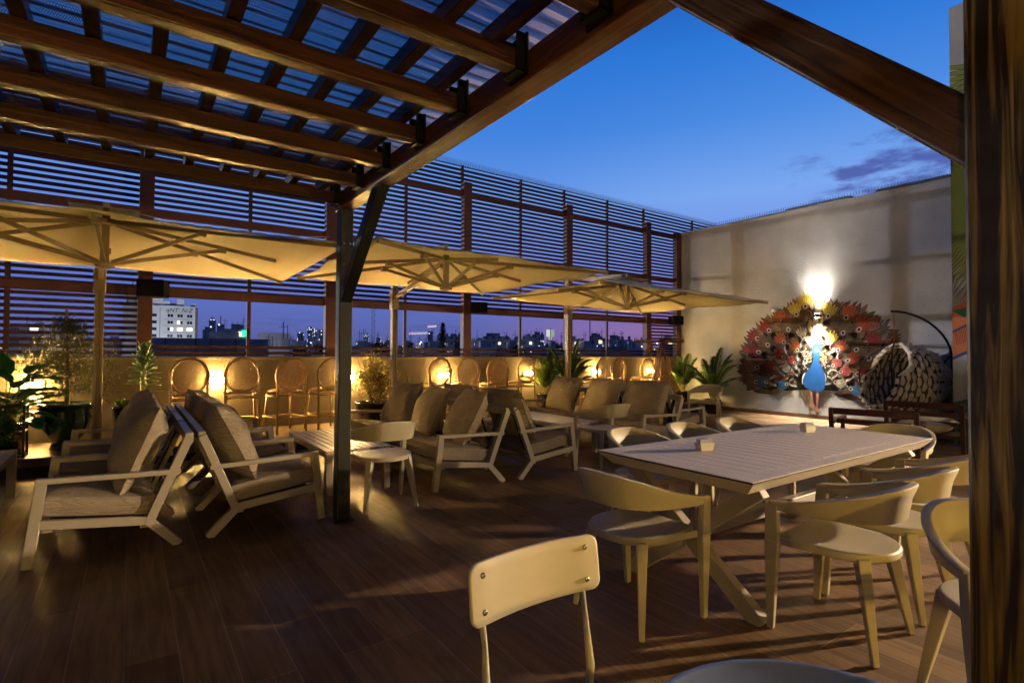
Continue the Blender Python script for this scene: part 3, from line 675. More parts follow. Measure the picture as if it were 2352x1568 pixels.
# assumed lamps, unseen behind the viewer, added with their wall to light furniture fronts
bw = empty('assumed_lamp_wall', (0, -2.9, 0), 0, 'assumed plain plastered wall behind the viewer, added to carry lamps', 'wall')  # assumed wall out of view, added to carry the lamps
b = MB(); b.box(-7, 10.0, -.1, .1, 0, 3.2); b.build('wall_body', M['parapet'], bw)
for x, lb in ((-1.6, 'assumed warm wall lamp on the added wall behind the viewer, left one'), (.9, 'assumed warm wall lamp on the added wall behind the viewer, middle one'), (3.6, 'assumed warm wall lamp on the added wall behind the viewer, right one')):
    wall_lamp(x, -2.798, 1.25, math.pi, lb, 'assumed warm lamps behind the viewer', 'lampglow_assumed')

# ================================================================== PARASOLS
def parasol(mx, my, hub, corners, rim, peak, label, low=2.12):
    t = empty('cantilever_parasol', (mx, my, 0), 0, label, 'parasol', 'cream cantilever parasols')
    o = Vector((mx, my, 0)); hb = Vector((hub[0], hub[1], 0)) - o
    C4 = [Vector((c[0], c[1], rim)) - o for c in corners]      # order: near-left, near-right, far-right, far-left
    pk = Vector((hb.x, hb.y, peak))
    b = MB(); b.box(-.35, .35, -.28, .35, .002, .05); b.build('base', M['umbframe'], t, bevel=.01)
    b = MB(); b.box(-.042, -.012, -.045, .045, .05, 2.76); b.box(.012, .042, -.045, .045, .05, 2.76); b.box(-.012, .012, -.03, .03, .05, 2.76)
    b.build('mast', M['umbframe'], t, bevel=.004)
    b = MB(); b.box(-.055, .055, -.062, .062, 1.98, 2.26); b.build('slider', M['umbframe'], t, bevel=.01)
    b = MB(); d = (hb.normalized())
    b.bar(Vector((0, 0, 2.16)) + d * .05, Vector((hb.x * .93, hb.y * .93, peak - .13)), .045, .06); b.build('arm', M['umbframe'], t, bevel=.004)
    b = MB(); b.bar((0, 0, 2.72), (hb.x, hb.y, peak + .07), .05, .07); b.build('boom', M['umbframe'], t, bevel=.004)
    b = MB(); b.box(hb.x - .028, hb.x + .028, hb.y - .028, hb.y + .028, low - .02, peak - .02); b.build('stem', M['umbframe'], t, bevel=.004)
    b = MB(); b.lathe([(.03, -.035), (.075, -.02), (.075, .02), (.03, .035)], (hb.x, hb.y, low), 16); b.build('hub', M['umbframe'], t)
    b = MB(); b.lathe([(.03, -.03), (.08, -.02), (.08, .02), (.03, .03)], (hb.x, hb.y, peak - .075), 16); b.build('hub', M['umbframe'], t)
    mids = [(C4[i] + C4[(i + 1) % 4]) / 2 for i in range(4)]
    ends = []
    for i in range(4): ends += [C4[i], mids[i]]
    for i, e in enumerate(ends):
        b = MB(); a = Vector((hb.x, hb.y, peak - .07)); e2 = e + Vector((0, 0, -.035)); dd = (e2 - a)
        b.bar(a + dd * .03, a + dd * (.985 if i % 2 == 0 else .80), .022, .035); rb = b.build('rib', M['umbframe'], t)
        f = .40 if i % 2 == 0 else .52
        b = MB(); q = a + dd * f
        b.bar(Vector((hb.x, hb.y, low)) + (q - Vector((hb.x, hb.y, low))).normalized() * .07, q + Vector((0, 0, -.02)), .02, .034)
        b.obox(q + Vector((0, 0, -.02)), (.03, 0, 0), (0, .03, 0), (0, 0, .028)); b.build('strut', M['umbframe'], rb)
    n = 28
    def cf(u, v):
        p, q = u * 2 - 1, v * 2 - 1; m = max(abs(p), abs(q))
        base = (C4[0] * (1 - u) + C4[1] * u) * (1 - v) + (C4[3] * (1 - u) + C4[2] * u) * v
        c0 = (C4[0] + C4[1] + C4[2] + C4[3]) / 4
        x = base.x + (hb.x - c0.x) * (1 - m); y = base.y + (hb.y - c0.y) * (1 - m)
        z = rim + (peak - rim) * (1 - m)
        mn = min(abs(p), abs(q)) / max(m, 1e-6)            # 0 at the mid ribs, 1 at the corner ribs
        z -= .028 * math.sin(math.pi * mn) * math.sin(math.pi * min(1, m * .9)) + .02 * m * math.sin(math.pi * mn)
        z += .006 * noise.noise(Vector((x * 2.2 + mx, y * 2.2, 1)))
        e = .02 * math.sin(math.pi * mn) * m
        if abs(p) >= abs(q): x -= e * (1 if p > 0 else -1) * 2
        else: y -= e * (1 if q > 0 else -1) * 2
        return (x, y, z)
    b = MB(); b.grid(cf, n, n); b.build('canopy', M['canvas'], t, smooth=True, solid=.003)
    b = MB(); s = .13
    b.grid(lambda u, v: (hb.x + (u - .5) * .5, hb.y + (v - .5) * .5, peak + .055 - .05 * max(abs(u * 2 - 1), abs(v * 2 - 1))), 8, 8); b.build('vent_cap', M['canvas'], t, smooth=True, solid=.004)
    return t
parasol(-.29, 7.5, (-.20, 6.05), [(-2.1, 4.55), (1.56, 4.62), (1.66, 7.62), (-2.1, 7.6)], 2.30, 2.585, 'cream square cantilever parasol at the left, its hub box hanging over the armchairs')
parasol(3.19, 7.5, (3.06, 5.66), [(1.62, 4.19), (4.44, 4.29), (4.54, 7.16), (1.68, 7.06)], 2.295, 2.535, 'cream square cantilever parasol in the middle, over the sofa with loose cushions')
parasol(6.63, 7.5, (6.45, 5.88), [(4.38, 4.40), (8.32, 4.56), (8.62, 7.46), (4.46, 6.80)], 2.20, 2.52, 'cream cantilever parasol at the right, its tip reaching towards the peacock wall', 2.08)

# ================================================================== SOFT FURNITURE
def cushion(sx, sy, sz, seed, boxy=False, wr=.012, dent=0.):
    """puffy cushion centred at the origin: sx wide, sy high, sz thick (along z)"""
    b = MB(); n = 22; k = 6 if not boxy else 9
    def f(u, v, s):
        p, q = u * 2 - 1, v * 2 - 1
        r = (abs(p) ** k + abs(q) ** k) ** (1 / k)
        if boxy: t = (1 - min(1, r) ** 14) ** .5 * (1 - .10 * (p * p + q * q) / 2)
        else: t = (max(0, 1 - abs(p) ** 2.6) ** .55) * (max(0, 1 - abs(q) ** 2.6) ** .55)
        pin = 1 if boxy else 1 - .045 * (1 - abs(p)) * 0 - .05 * (abs(q) ** 3) * (1 - p * p) * 0
        if not boxy: x = p * (1 - .07 * (1 - q * q) * abs(p) ** 3); y = q * (1 - .07 * (1 - p * p) * abs(q) ** 3)
        else: x, y = p, q
        if boxy:
            e = min(1, r); x *= 1; y *= 1
        X, Y, Z = x * sx / 2, y * sy / 2, s * t * sz / 2
        w = noise.noise(Vector((X * 5 + seed * 3.1, Y * 5, s * 2 + seed))) * wr * 1.6 + noise.noise(Vector((X * 16 + seed, Y * 9, s * 5))) * wr * .7
        fold = abs(noise.noise(Vector((X * 3 + seed * 7, Y * 13, s)))) * wr * 1.6 * (abs(q) ** 2 + .25)
        return (X, Y, Z + s * (w - fold) * min(1, t * 2) - s * dent * sz * max(0, 1 - (p * p + q * q)))
    b.grid(lambda u, v: f(u, v, 1), n, n); b.grid(lambda u, v: f(v, u, -1), n, n)
    return b
def box_cushion(sx, sy, sz, seed):
    """seat cushion: rounded box with slightly domed, creased top"""
    b = MB(); n = 16
    def top(u, v, s=1):
        p, q = u * 2 - 1, v * 2 - 1; e = (1 - max(abs(p), abs(q)) ** 10)
        return (p * sx / 2, q * sy / 2, s * (sz / 2 - .018 * (1 - e)) + s * .016 * (1 - p * p) * (1 - q * q) + noise.noise(Vector((p * 2 + seed, q * 9, s))) * .006 * e)
    b.grid(top, n, n); b.grid(lambda u, v: top(v, u, -1), n, n)
    def side(u, v):
        a = u * 4; k = int(min(3, a)); t = (a - k) * 2 - 1; P = [(t, -1), (1, t), (-t, 1), (-1, -t)][k]
        bul = .012 * math.sin(math.pi * v); l = 1 + bul / (sx / 2)
        return (P[0] * sx / 2 * l, P[1] * sy / 2 * l, (v - .5) * (sz - .036))
    b.grid(side, 64, 5); return b
def place(b, mtx):
    b.v = [tuple(mtx @ Vector(p)) for p in b.v]; return b
# side profile of the lounge range (x forward from the back, z up), measured from the photograph
BT, JN, RF, RE, FF, FT, AR = (.035, .742), (.262, .185), (.085, .0), (.825, .262), (.885, 0), (.825, .528), (.105, .505)
def side_frame(y, t, name='side_frame'):
    b = MB(); w = .058; d = .05
    def seg(p, q, ext0=0., ext1=0., w_=w, d=d):
        p = Vector((p[0], y, p[1])); q = Vector((q[0], y, q[1])); dd = (q - p).normalized()
        b.bar(p - dd * ext0, q + dd * ext1, w_, d, side=dd.cross(Vector((0, 1, 0))))
    seg(BT, JN, .0, .024); seg(JN, RF, .020, .0, w, .0485); seg((JN[0] - .012, JN[1] + .006), (RE[0] + .02, RE[1]), 0, 0, .056, .047)
    seg(FT, (FF[0], .002), .018, 0, .060); seg((AR[0] - .02, AR[1]), (FT[0] - .01, FT[1]), 0, .036, .034, .0515)
    o = b.build(name, M['frame'], t, bevel=.005); return o
def lounge(name, width, ncush, loc, rz, label, cat, group, backs=None, seed=0, seats=None):
    t = empty(name, loc, rz, label, cat, group); h = width / 2 - .025
    for y in (-h, h): side_frame(y, t)
    b = MB()
    b.bar((BT[0] + .0, -h, BT[1] - .01), (BT[0] + .0, h, BT[1] - .01), .05, .07, (1, 0, 0)); b.build('back_rail', M['frame'], t, bevel=.004)
    b = MB(); b.bar((.795, -h, .235), (.795, h, .235), .05, .06, (1, 0, 0)); b.build('front_rail', M['frame'], t, bevel=.004)
    b = MB(); b.bar((.29, -h, .17), (.29, h, .17), .05, .05, (1, 0, 0)); b.build('rear_rail', M['frame'], t, bevel=.004)
    nw = max(2, int(width / .34))
    for i in range(nw):
        y = -h + .1 + (2 * h - .2) * i / (nw - 1)
        b = MB(); b.bar((.075, y, .70), (.265, y, .225), .05, .006, (0, 1, 0)); b.bar((.29, y, .202), (.79, y, .268), .05, .006, (0, 1, 0)); b.build('strap', M['web'], t)
    ns = seats or ncush; sw = (2 * h - .06) / ns
    tilt = math.atan2(RE[1] - JN[1], RE[0] - JN[0])
    for i in range(ns):
        y = -h + .03 + sw * (i + .5)
        b = box_cushion(.60, sw - .012, .155, seed + i)
        place(b, Matrix.Translation((.545, y, .325)) @ Matrix.Rotation(-tilt, 4, 'Y'))
        c = b.build('seat_cushion', M['seatcush'], t, smooth=True)
    backs = backs or [(-h + .03 + (2 * h - .06) / ncush * (i + .5), 0, 0, 0) for i in range(ncush)]
    cw = min(.72, (2 * h - .06) / ncush * .98)
    for i, (y, yaw, lean, dx) in enumerate(backs):
        b = cushion(cw, .64, .285, seed + i * 2.3 + 1, wr=.017)
        la = R(24) + lean
        ax = Matrix.Translation((.285 + dx, y, .655)) @ Matrix.Rotation(yaw, 4, 'Z') @ Matrix.Rotation(-la, 4, 'Y') @ Matrix(((0, 0, 1, 0), (1, 0, 0, 0), (0, 1, 0, 0), (0, 0, 0, 1)))
        place(b, ax); c = b.build('back_cushion', M['cushion'], t, smooth=True)
        pb = MB(); K = 40; pts = []
        for j in range(K):
            a = 2 * math.pi * j / K; ca, sa = math.cos(a), math.sin(a); m_ = (abs(ca) ** 6 + abs(sa) ** 6) ** (-1 / 6)
            p, q = ca * m_, sa * m_
            x = p * (1 - .07 * (1 - q * q) * abs(p) ** 3); yy = q * (1 - .07 * (1 - p * p) * abs(q) ** 3)
            pts.append(ax @ Vector((x * cw / 2, yy * .31, 0)))
        pb.tube(pts, .0055, 6, closed=True); pb.build('piping', M['piping'], c, smooth=True)
    return t
BX = .392
aw = .855
A0 = 4.43
la1 = lounge('lounge_armchair', aw, 1, (BX - .005, A0 + aw / 2 - .02, 0), math.pi, 'pale metal armchair facing left, nearest of its row, tall linen cushion leaning in it', 'armchair', 'armchairs facing left', [(0.0, 0, -R(3), .04)], 1)
for i, (lb, dy) in enumerate((('middle armchair of the left-facing row, behind the nearest one', 1), ('farthest armchair of the left-facing row, close to the dark green urn', 2))):
    copy_tree(la1, (BX - .005, A0 + aw / 2 - .02 + dy * (aw + .012), 0), None, lb)
ra1 = lounge('lounge_armchair', aw, 1, (BX + .005, A0 + aw / 2, 0), 0, 'pale metal armchair facing right, nearest of its row, left of the dark pergola post', 'armchair', 'armchairs facing the coffee table', [(-.02, .0, R(2), -.02)], 4)
for i, (lb, dy) in enumerate((('middle armchair of the row facing the slatted coffee table', 1), ('farthest armchair of the row facing the slatted coffee table, close to the bar stools', 2))):
    copy_tree(ra1, (BX + .005, A0 + aw / 2 + dy * (aw + .012), 0), None, lb)
lounge('lounge_sofa', 2.68, 3, (3.30, 4.65 + 1.32, 0), math.pi, 'three-seat pale metal sofa with three loose linen cushions right of the pergola post', 'sofa', None,
       [(.90, R(-14), R(2), .03), (.12, R(-10), R(1), .06), (-.78, R(6), R(-1), .02)], 9, seats=3)
a2 = lounge('lounge_armchair', .98, 1, (3.315, 4.60 + .49, 0), 0, 'pale metal armchair backed against the three-cushion sofa, nearest of the pair', 'armchair', 'armchairs behind the sofa', [(.0, 0, R(1), .0)], 13)
copy_tree(a2, (3.315, 4.60 + .49 + .995, 0), None, 'pale metal armchair behind the nearer one, backed against the three-cushion sofa')
lounge('lounge_sofa', 2.72, 3, (6.33, 4.70 + 1.36, 0), math.pi, 'three-seat pale metal sofa with plump upright cushions below the right parasol', 'sofa', None,
       [(.90, R(10), R(0), .03), (.05, R(-4), R(0), .03), (-.85, R(0), R(-1), .03)], 17)
a3 = lounge('lounge_armchair', .9, 1, (6.345, 4.98 + .45, 0), 0, 'pale metal armchair backed against the right sofa, facing the peacock wall', 'armchair', 'armchairs facing the peacock', [(0, 0, R(4), -.02)], 21)
copy_tree(a3, (6.345, 4.98 + .45 + .915, 0), None, 'second armchair facing the peacock wall, hidden behind the right sofa cushions')

# ================================================================== SLATTED COFFEE TABLES
def slat_table(name, x0, x1, y0, y1, h, label, cat='coffee table', group='slatted coffee tables', n=9):
    cx, cy = (x0 + x1) / 2, (y0 + y1) / 2; hx, hy = (x1 - x0) / 2, (y1 - y0) / 2
    t = empty(name, (cx, cy, 0), 0, label, cat, group)
    b = MB(); sw = 2 * hx / n
    for i in range(n): b.box(-hx + i * sw + .004, -hx + (i + 1) * sw - .004, -hy, hy, h - .022, h)
    b.build('table_top', M['table'], t, bevel=.002)
    b = MB(); b.box(-hx + .01, hx - .01, -hy + .01, -hy + .045, h - .07, h - .024); b.box(-hx + .01, hx - .01, hy - .045, hy - .01, h - .07, h - .024)
    b.box(-hx + .01, -hx + .045, -hy + .046, hy - .046, h - .07, h - .024); b.box(hx - .045, hx - .01, -hy + .046, hy - .046, h - .07, h - .024)
    b.build('apron', M['frame'], t)
    for sx in (-1, 1):
        for sy in (-1, 1):
            b = MB(); x = sx * (hx - .035); y = sy * (hy - .04); b.box(x - .032, x + .032, y - .032, y + .032, 0, h - .0245); b.build('leg', M['frame'], t, bevel=.004)
    return t
slat_table('coffee_table', 1.50, 2.14, 5.07, 6.52, .42, 'long slatted coffee table with square legs behind the dark pergola post')
slat_table('coffee_table', 4.62, 5.24, 5.28, 6.75, .42, 'slatted coffee table between the middle armchair and the right sofa')
slat_table('coffee_table', -1.47, -.835, 5.25, 6.72, .43, 'slatted coffee table cut off by the left edge, near the leafy plants')

# ================================================================== CURVED-BACK CHAIRS
def curved_chair():
    t = empty('curved_back_chair', (0, 0, 0), 0)
    # seat: straight front, rounded rear, gently dished
    def seat_r(a):
        pass
    outl = []
    for (x, y) in [(-.205, .205), (.205, .205), (.238, .10), (.238, -.02)]: outl.append((x, y))
    for j in range(1, 16):
        a = math.pi * j / 16; outl.append((.238 * math.cos(a), -.02 - .232 * math.sin(a)))
    outl.append((-.238, -.02)); outl.append((-.238, .10))
    b = MB(); n = len(outl); rings = [(.97, .414), (1.0, .420), (1.0, .449), (.97, .455), (.8, .4525), (.5, .448), (.2, .446)]
    vs = []
    for s, z in rings: vs += [(x * s, y * s, z) for x, y in outl]
    fs = []
    for k in range(len(rings) - 1):
        for i in range(n): fs.append((k * n + i, k * n + (i + 1) % n, (k + 1) * n + (i + 1) % n, (k + 1) * n + i))
    fs.append(tuple((len(rings) - 1) * n + i for i in range(n))); fs.append(tuple(range(n - 1, -1, -1)))
    b.add(vs, fs); st = b.build('seat', M['chair'], t, smooth=False, bevel=.003)
    for p in st.data.polygons: p.use_smooth = True
    # back band
    b = MB(); K = 44; secs = []
    for i in range(K + 1):
        th = math.pi * i / K; c, s = math.cos(th), math.sin(th); e = .78
        x = .292 * (abs(c) ** e) * (1 if c > 0 else -1); y = .205 - .475 * (s ** e)
        # outward normal in plan
        nx, ny = c / .292, -s / .475; l = math.hypot(nx, ny); nx /= l; ny /= l
        k = s ** 1.15
        zb = .592 + .004 * k; zt = .632 + .128 * k; fl = .004 + .032 * k; tk = .022 - .009 * k
        out_b = (x, y, zb); out_m = (x + nx * fl * .45, y + ny * fl * .45, zb + (zt - zb) * .55)
        out_t = (x + nx * (fl + .004), y + ny * (fl + .004), zt - .012); out_l = (x + nx * (fl + .004), y + ny * (fl + .004), zt)
        lw = tk + .012 + .010 * k
        in_l = (x + nx * (fl + .004 - lw), y + ny * (fl + .004 - lw), zt); in_t = (x + nx * (fl * .75 - tk), y + ny * (fl * .75 - tk), zt - .022)
        in_m = (x + nx * (fl * .4 - tk), y + ny * (fl * .4 - tk), zb + (zt - zb) * .5); in_b = (x - nx * tk, y - ny * tk, zb)
        secs.append([out_b, out_m, out_t, out_l, in_l, in_t, in_m, in_b])
    vs = [p for sec in secs for p in sec]; fs = []
    for i in range(K):
        for j in range(8): fs.append((i * 8 + j, i * 8 + (j + 1) % 8, (i + 1) * 8 + (j + 1) % 8, (i + 1) * 8 + j))
    fs.append(tuple(range(7, -1, -1))); fs.append(tuple(K * 8 + j for j in range(8)))
    b.add(vs, fs); bb = b.build('back_band', M['chair'], t, bevel=.0035, seg=2)
    for p in bb.data.polygons: p.use_smooth = True
    for sx in (-1, 1):
        # tall front legs, widest at the seat
        b = MB()
        b.bar((sx * .281, .194, .628), (sx * .270, .198, .44), .034, .056, (1, 0, 0), .040, .066)
        b.bar((sx * .270, .198, .44), (sx * .258, .216, .0), .040, .066, (1, 0, 0), .026, .032)
        b.build('leg', M['chair'], t, bevel=.005)
        # short splayed rear legs
        b = MB(); b.bar((sx * .168, -.155, .428), (sx * .232, -.228, .0), .056, .058, (1, 1 * sx, 0), .026, .028)
        b.build('leg', M['chair'], t, bevel=.005)
        b = MB(); b.bar((sx * .250, .192, .435), (sx * .185, -.150, .425), .022, .034, (1, 0, 0)); b.build('seat_rail', M['chair'], t, bevel=.004)
    return t
GC = 'curved-back chairs'
cc0 = curved_chair(); cc0['category'] = 'chair'; cc0['group'] = 'curved-back chairs around the dining table'
used = [False]
def cch(x, y, face, label, group='curved-back chairs around the dining table'):
    """face = heading in degrees, 90 = +Y"""
    rz = R(face - 90)
    if not used[0]:
        used[0] = True; cc0.location = (x, y, 0); cc0.rotation_euler = (0, 0, rz); cc0['label'] = label; return cc0
    return copy_tree(cc0, (x, y, 0), rz, label, group)
cch(2.205, 1.94, 0, 'pale curved-back chair at the near short end of the dining table')
cch(2.872, 1.225, 92, 'pale curved-back chair first on the near long side, beside the end chair')
cch(3.475, 1.235, 91, 'pale curved-back chair second along the near long side of the dining table')
cch(4.08, 1.27, 90, 'pale curved-back chair third along the near long side, half hidden by the wooden post')
cch(2.62, .50, 222, 'pale curved-back chair turned away from the table, cut off by the wooden post', 'curved-back chairs standing apart')
cch(3.20, 2.70, -90, 'pale curved-back chair first on the far long side, beside the near corner')
cch(3.86, 2.66, -88, 'pale curved-back chair in the middle of the far long side of the dining table')
cch(4.53, 2.64, -91, 'pale curved-back chair last on the far long side, toward the peacock')
cch(5.10, 1.78, 182, 'pale curved-back chair at the far short end of the table, before the dark chairs')
cch(1.845, 4.56, 88, 'pale curved-back chair just right of the dark pergola post, facing the coffee table', 'curved-back chairs standing apart')
cch(4.70, 4.65, 84, 'pale curved-back chair between the middle armchair and the right sofa', 'curved-back chairs standing apart')
cch(8.95, 6.15, 196, 'pale curved-back chair alone in front of the peacock wall near the palms', 'curved-back chairs standing apart')

# ================================================================== DINING TABLE
dt = empty('dining_table', (3.56, 1.895, 0), 0, 'large grey slatted dining table with crossed legs and two condiment holders on it', 'table')
hx, hy, h = 1.18, .505, .75
b = MB()
b.cur = 1; b.box(-hx + .002, hx - .002, -hy + .002, hy - .002, h - .012, h - .004); b.cur = 0
# outer frame boards
fr = .10
b.box(-hx, hx, -hy, -hy + fr, h - .0035, h); b.box(-hx, hx, hy - fr, hy, h - .0035, h)
b.box(-hx, -hx + fr, -hy + fr, hy - fr, h - .0035, h); b.box(hx - fr, hx, -hy + fr, hy - fr, h - .0035, h)
n = 21; sw = (2 * hx - 2 * fr) / n
for i in range(n):
    b.box(-hx + fr + i * sw + .0045, -hx + fr + (i + 1) * sw - .0045, -hy + fr + .006, hy - fr - .006, h - .0035, h)
vs = [(-hx, -hy, h - .013), (hx, -hy, h - .013), (hx, hy, h - .013), (-hx, hy, h - .013), (-hx + .06, -hy + .06, h - .075), (hx - .06, -hy + .06, h - .075), (hx - .06, hy - .06, h - .075), (-hx + .06, hy - .06, h - .075)]
b.add(vs, [(0, 1, 2, 3), (7, 6, 5, 4), (0, 4, 5, 1), (1, 5, 6, 2), (2, 6, 7, 3), (3, 7, 4, 0)])
b.build('table_top', [M['table'], M['groove']], dt, recalc=True)
for sx in (-1, 1):
    x = sx * .97
    for k, s in enumerate((-1, 1)):
        b = MB(); xo = x + (.0 if k else sx * .002)
        if k == 0: b.bar((xo, s * .43, .0), (xo, -s * .43, h - .078), .085, .06, (0, 1, 0)); b.build('leg', M['frame'], dt, bevel=.004)
        else:
            b.bar((xo, s * .43, .0), (xo, s * .045, .305), .085, .06, (0, 1, 0)); b.bar((xo, -s * .045, .372), (xo, -s * .43, h - .078), .085, .06, (0, 1, 0)); b.build('leg', M['frame'], dt, bevel=.004)
b = MB(); b.box(-.93, .93, -.03, .03, .305, .37); b.build('stretcher', M['frame'], dt, bevel=.004)
def condiment(x, y, rz, label):
    t = empty('condiment_holder', (x, y, .7505), rz, label, 'holder', 'white holders on the dining table')
    b = MB(); w, d, hh = .052, .034, .048
    b.add([(-w * .8, -d * .8, 0), (w * .8, -d * .8, 0), (w * .8, d * .8, 0), (-w * .8, d * .8, 0), (-w, -d, hh), (w, -d, hh), (w, d, hh), (-w, d, hh), (-w * .9, -d * .86, hh), (w * .9, -d * .86, hh), (w * .9, d * .86, hh), (-w * .9, d * .86, hh), (-w * .75, -d * .7, .006), (w * .75, -d * .7, .006), (w * .75, d * .7, .006), (-w * .75, d * .7, .006)],
          [(3, 2, 1, 0), (0, 1, 5, 4), (1, 2, 6, 5), (2, 3, 7, 6), (3, 0, 4, 7), (4, 5, 9, 8), (5, 6, 10, 9), (6, 7, 11, 10), (7, 4, 8, 11), (8, 9, 13, 12), (9, 10, 14, 13), (10, 11, 15, 14), (11, 8, 12, 15), (12, 13, 14, 15)])
    b.build('tray', M['white'], t, recalc=False)
    for i in range(6):
        x_ = -.037 + i * .0148; b = MB(); b.obox((x_, 0, .040), (.0035, 0, .0012), (0, .024, 0), (-.006, 0, .030)); b.build('packet', M['packet'], t)
    return t
condiment(2.93, 2.03, R(-18), 'white holder of paper packets nearer the end chair on the dining table')
condiment(4.30, 2.06, R(-16), 'white holder of paper packets at the far end of the dining table')

# ================================================================== FOREGROUND: bistro chair and round table
bc = empty('bistro_chair', (.925, .93, 0), 0, 'pale metal bistro chair in the foreground seen from behind, screws in its back panel', 'chair')
def panel(u, v, off):
    p = u * 2 - 1; x = p * .222; z = .655 + v * .155
    bend = .028 * (1 - p * p); tilt = (z - .65) * .12
    return (x, .215 + bend + tilt + off, z)
b = MB(); nu, nv = 24, 8; r_c = .03
def rc(u, v):      # rounded-corner remap of the unit square on the panel
    X = (u - .5) * .444; Z = (v - .5) * .155; hx_, hz_ = .222, .0775
    return u, v
outl = []
for cx_, cz_, a0 in ((.222 - r_c, .0775 - r_c, 0), (-.222 + r_c, .0775 - r_c, 90), (-.222 + r_c, -.0775 + r_c, 180), (.222 - r_c, -.0775 + r_c, 270)):
    for j in range(7):
        a = R(a0 + j * 15); outl.append((cx_ + r_c * math.cos(a), cz_ + r_c * math.sin(a)))
# subdivide top and bottom edges so the bend follows
full = []
for i in range(len(outl)):
    p, q = outl[i], outl[(i + 1) % len(outl)]; full.append(p); d = math.hypot(q[0] - p[0], q[1] - p[1])
    for k in range(1, int(d / .02)): t_ = k / int(d / .02); full.append((p[0] + (q[0] - p[0]) * t_, p[1] + (q[1] - p[1]) * t_))
def pan(x, zz, off):
    p = x / .222; z = .733 + zz; return (x, .215 + .028 * (1 - p * p) + (z - .65) * .12 + off, z)
vs = []; fs = []; n = len(full)
scales = [(1, 0.0), (1, .010), (.985, .0125)]
cols = []
for s_ in (1.0,):
    pass
def ringpts(sc1, off): return [pan(x * sc1, z * sc1, off) for x, z in full]
levels = [(.05, .0), (.35, .0), (.65, .0), (.97, .0), (1, .002), (1, .011), (.97, .013), (.65, .013), (.35, .013), (.05, .013)]
for s_, o_ in levels: vs += ringpts(s_, o_)
for k in range(len(levels) - 1):
    for i in range(n): fs.append((k * n + i, k * n + (i + 1) % n, (k + 1) * n + (i + 1) % n, (k + 1) * n + i))
fs.append(tuple(range(n))); fs.append(tuple((len(levels) - 1) * n + i for i in range(n)))
b.add(vs, fs); b.build('backrest', M['chair'], bc, smooth=True)
for sx in (-1, 1):
    for dz in (-.045, .045):
        b = MB(); x = sx * .178; p = pan(x, dz, -.0005); b.lathe([(.0085, 0), (.008, .0025), (.004, .0045)], (0, 0, 0), 12)
        place(b, Matrix.Translation(p) @ Matrix.Rotation(R(90), 4, 'X')); b.build('screw', M['steel'], bc, smooth=True)
    b = MB(); x = sx * .175
    b.tube([(x, .262, .77), (x, .252, .67), (x * .99, .235, .60), (x * 1.02, .215, .45), (x * 1.20, .275, .0)], [.009, .010, .0075, .013, .011], 10); b.build('leg', M['chair'], bc, smooth=True)
    b = MB(); b.tube([(x, -.18, .445), (x * 1.13, -.23, 0)], [.013, .011], 10); b.build('leg', M['chair'], bc, smooth=True)
b = MB()
def seatf(u, v): 
    a = 2 * math.pi * u; m_ = (abs(math.cos(a)) ** 4 + abs(math.sin(a)) ** 4) ** (-1 / 4); return (math.cos(a) * m_ * .19 * v, math.sin(a) * m_ * .17 * v - .06, .455 - .008 * (1 - v ** 2))
b.grid(seatf, 32, 8); b.build('seat', M['chair'], bc, smooth=True, solid=.012)
rt = empty('round_table', (.845, .345, 0), 0, 'round pale metal table cut off by the bottom edge of the view', 'table')
b = MB(); b.lathe([(.02, -.006), (.285, -.006), (.300, -.022), (.304, -.018), (.306, .002), (.300, .006), (.290, .003), (.286, 0.), (.02, 0.)], (0, 0, .742), 64)
M['rtable'] = mat('sky_tinted_table_paint', (.14, .19, .36), .38, 0, var=.05)  # blue of the sky light on the pale top is put into its colour
b.cur = 0; o = b.build('table_top', M['rtable'], rt, smooth=True)
b = MB(); b.lathe([(.022, .03), (.022, .735)], (0, 0, 0), 16); b.build('pedestal', M['frame'], rt, smooth=True)
b = MB(); b.lathe([(.20, 0), (.20, .012), (.05, .03)], (0, 0, 0), 32); b.build('base', M['frame'], rt, smooth=True)

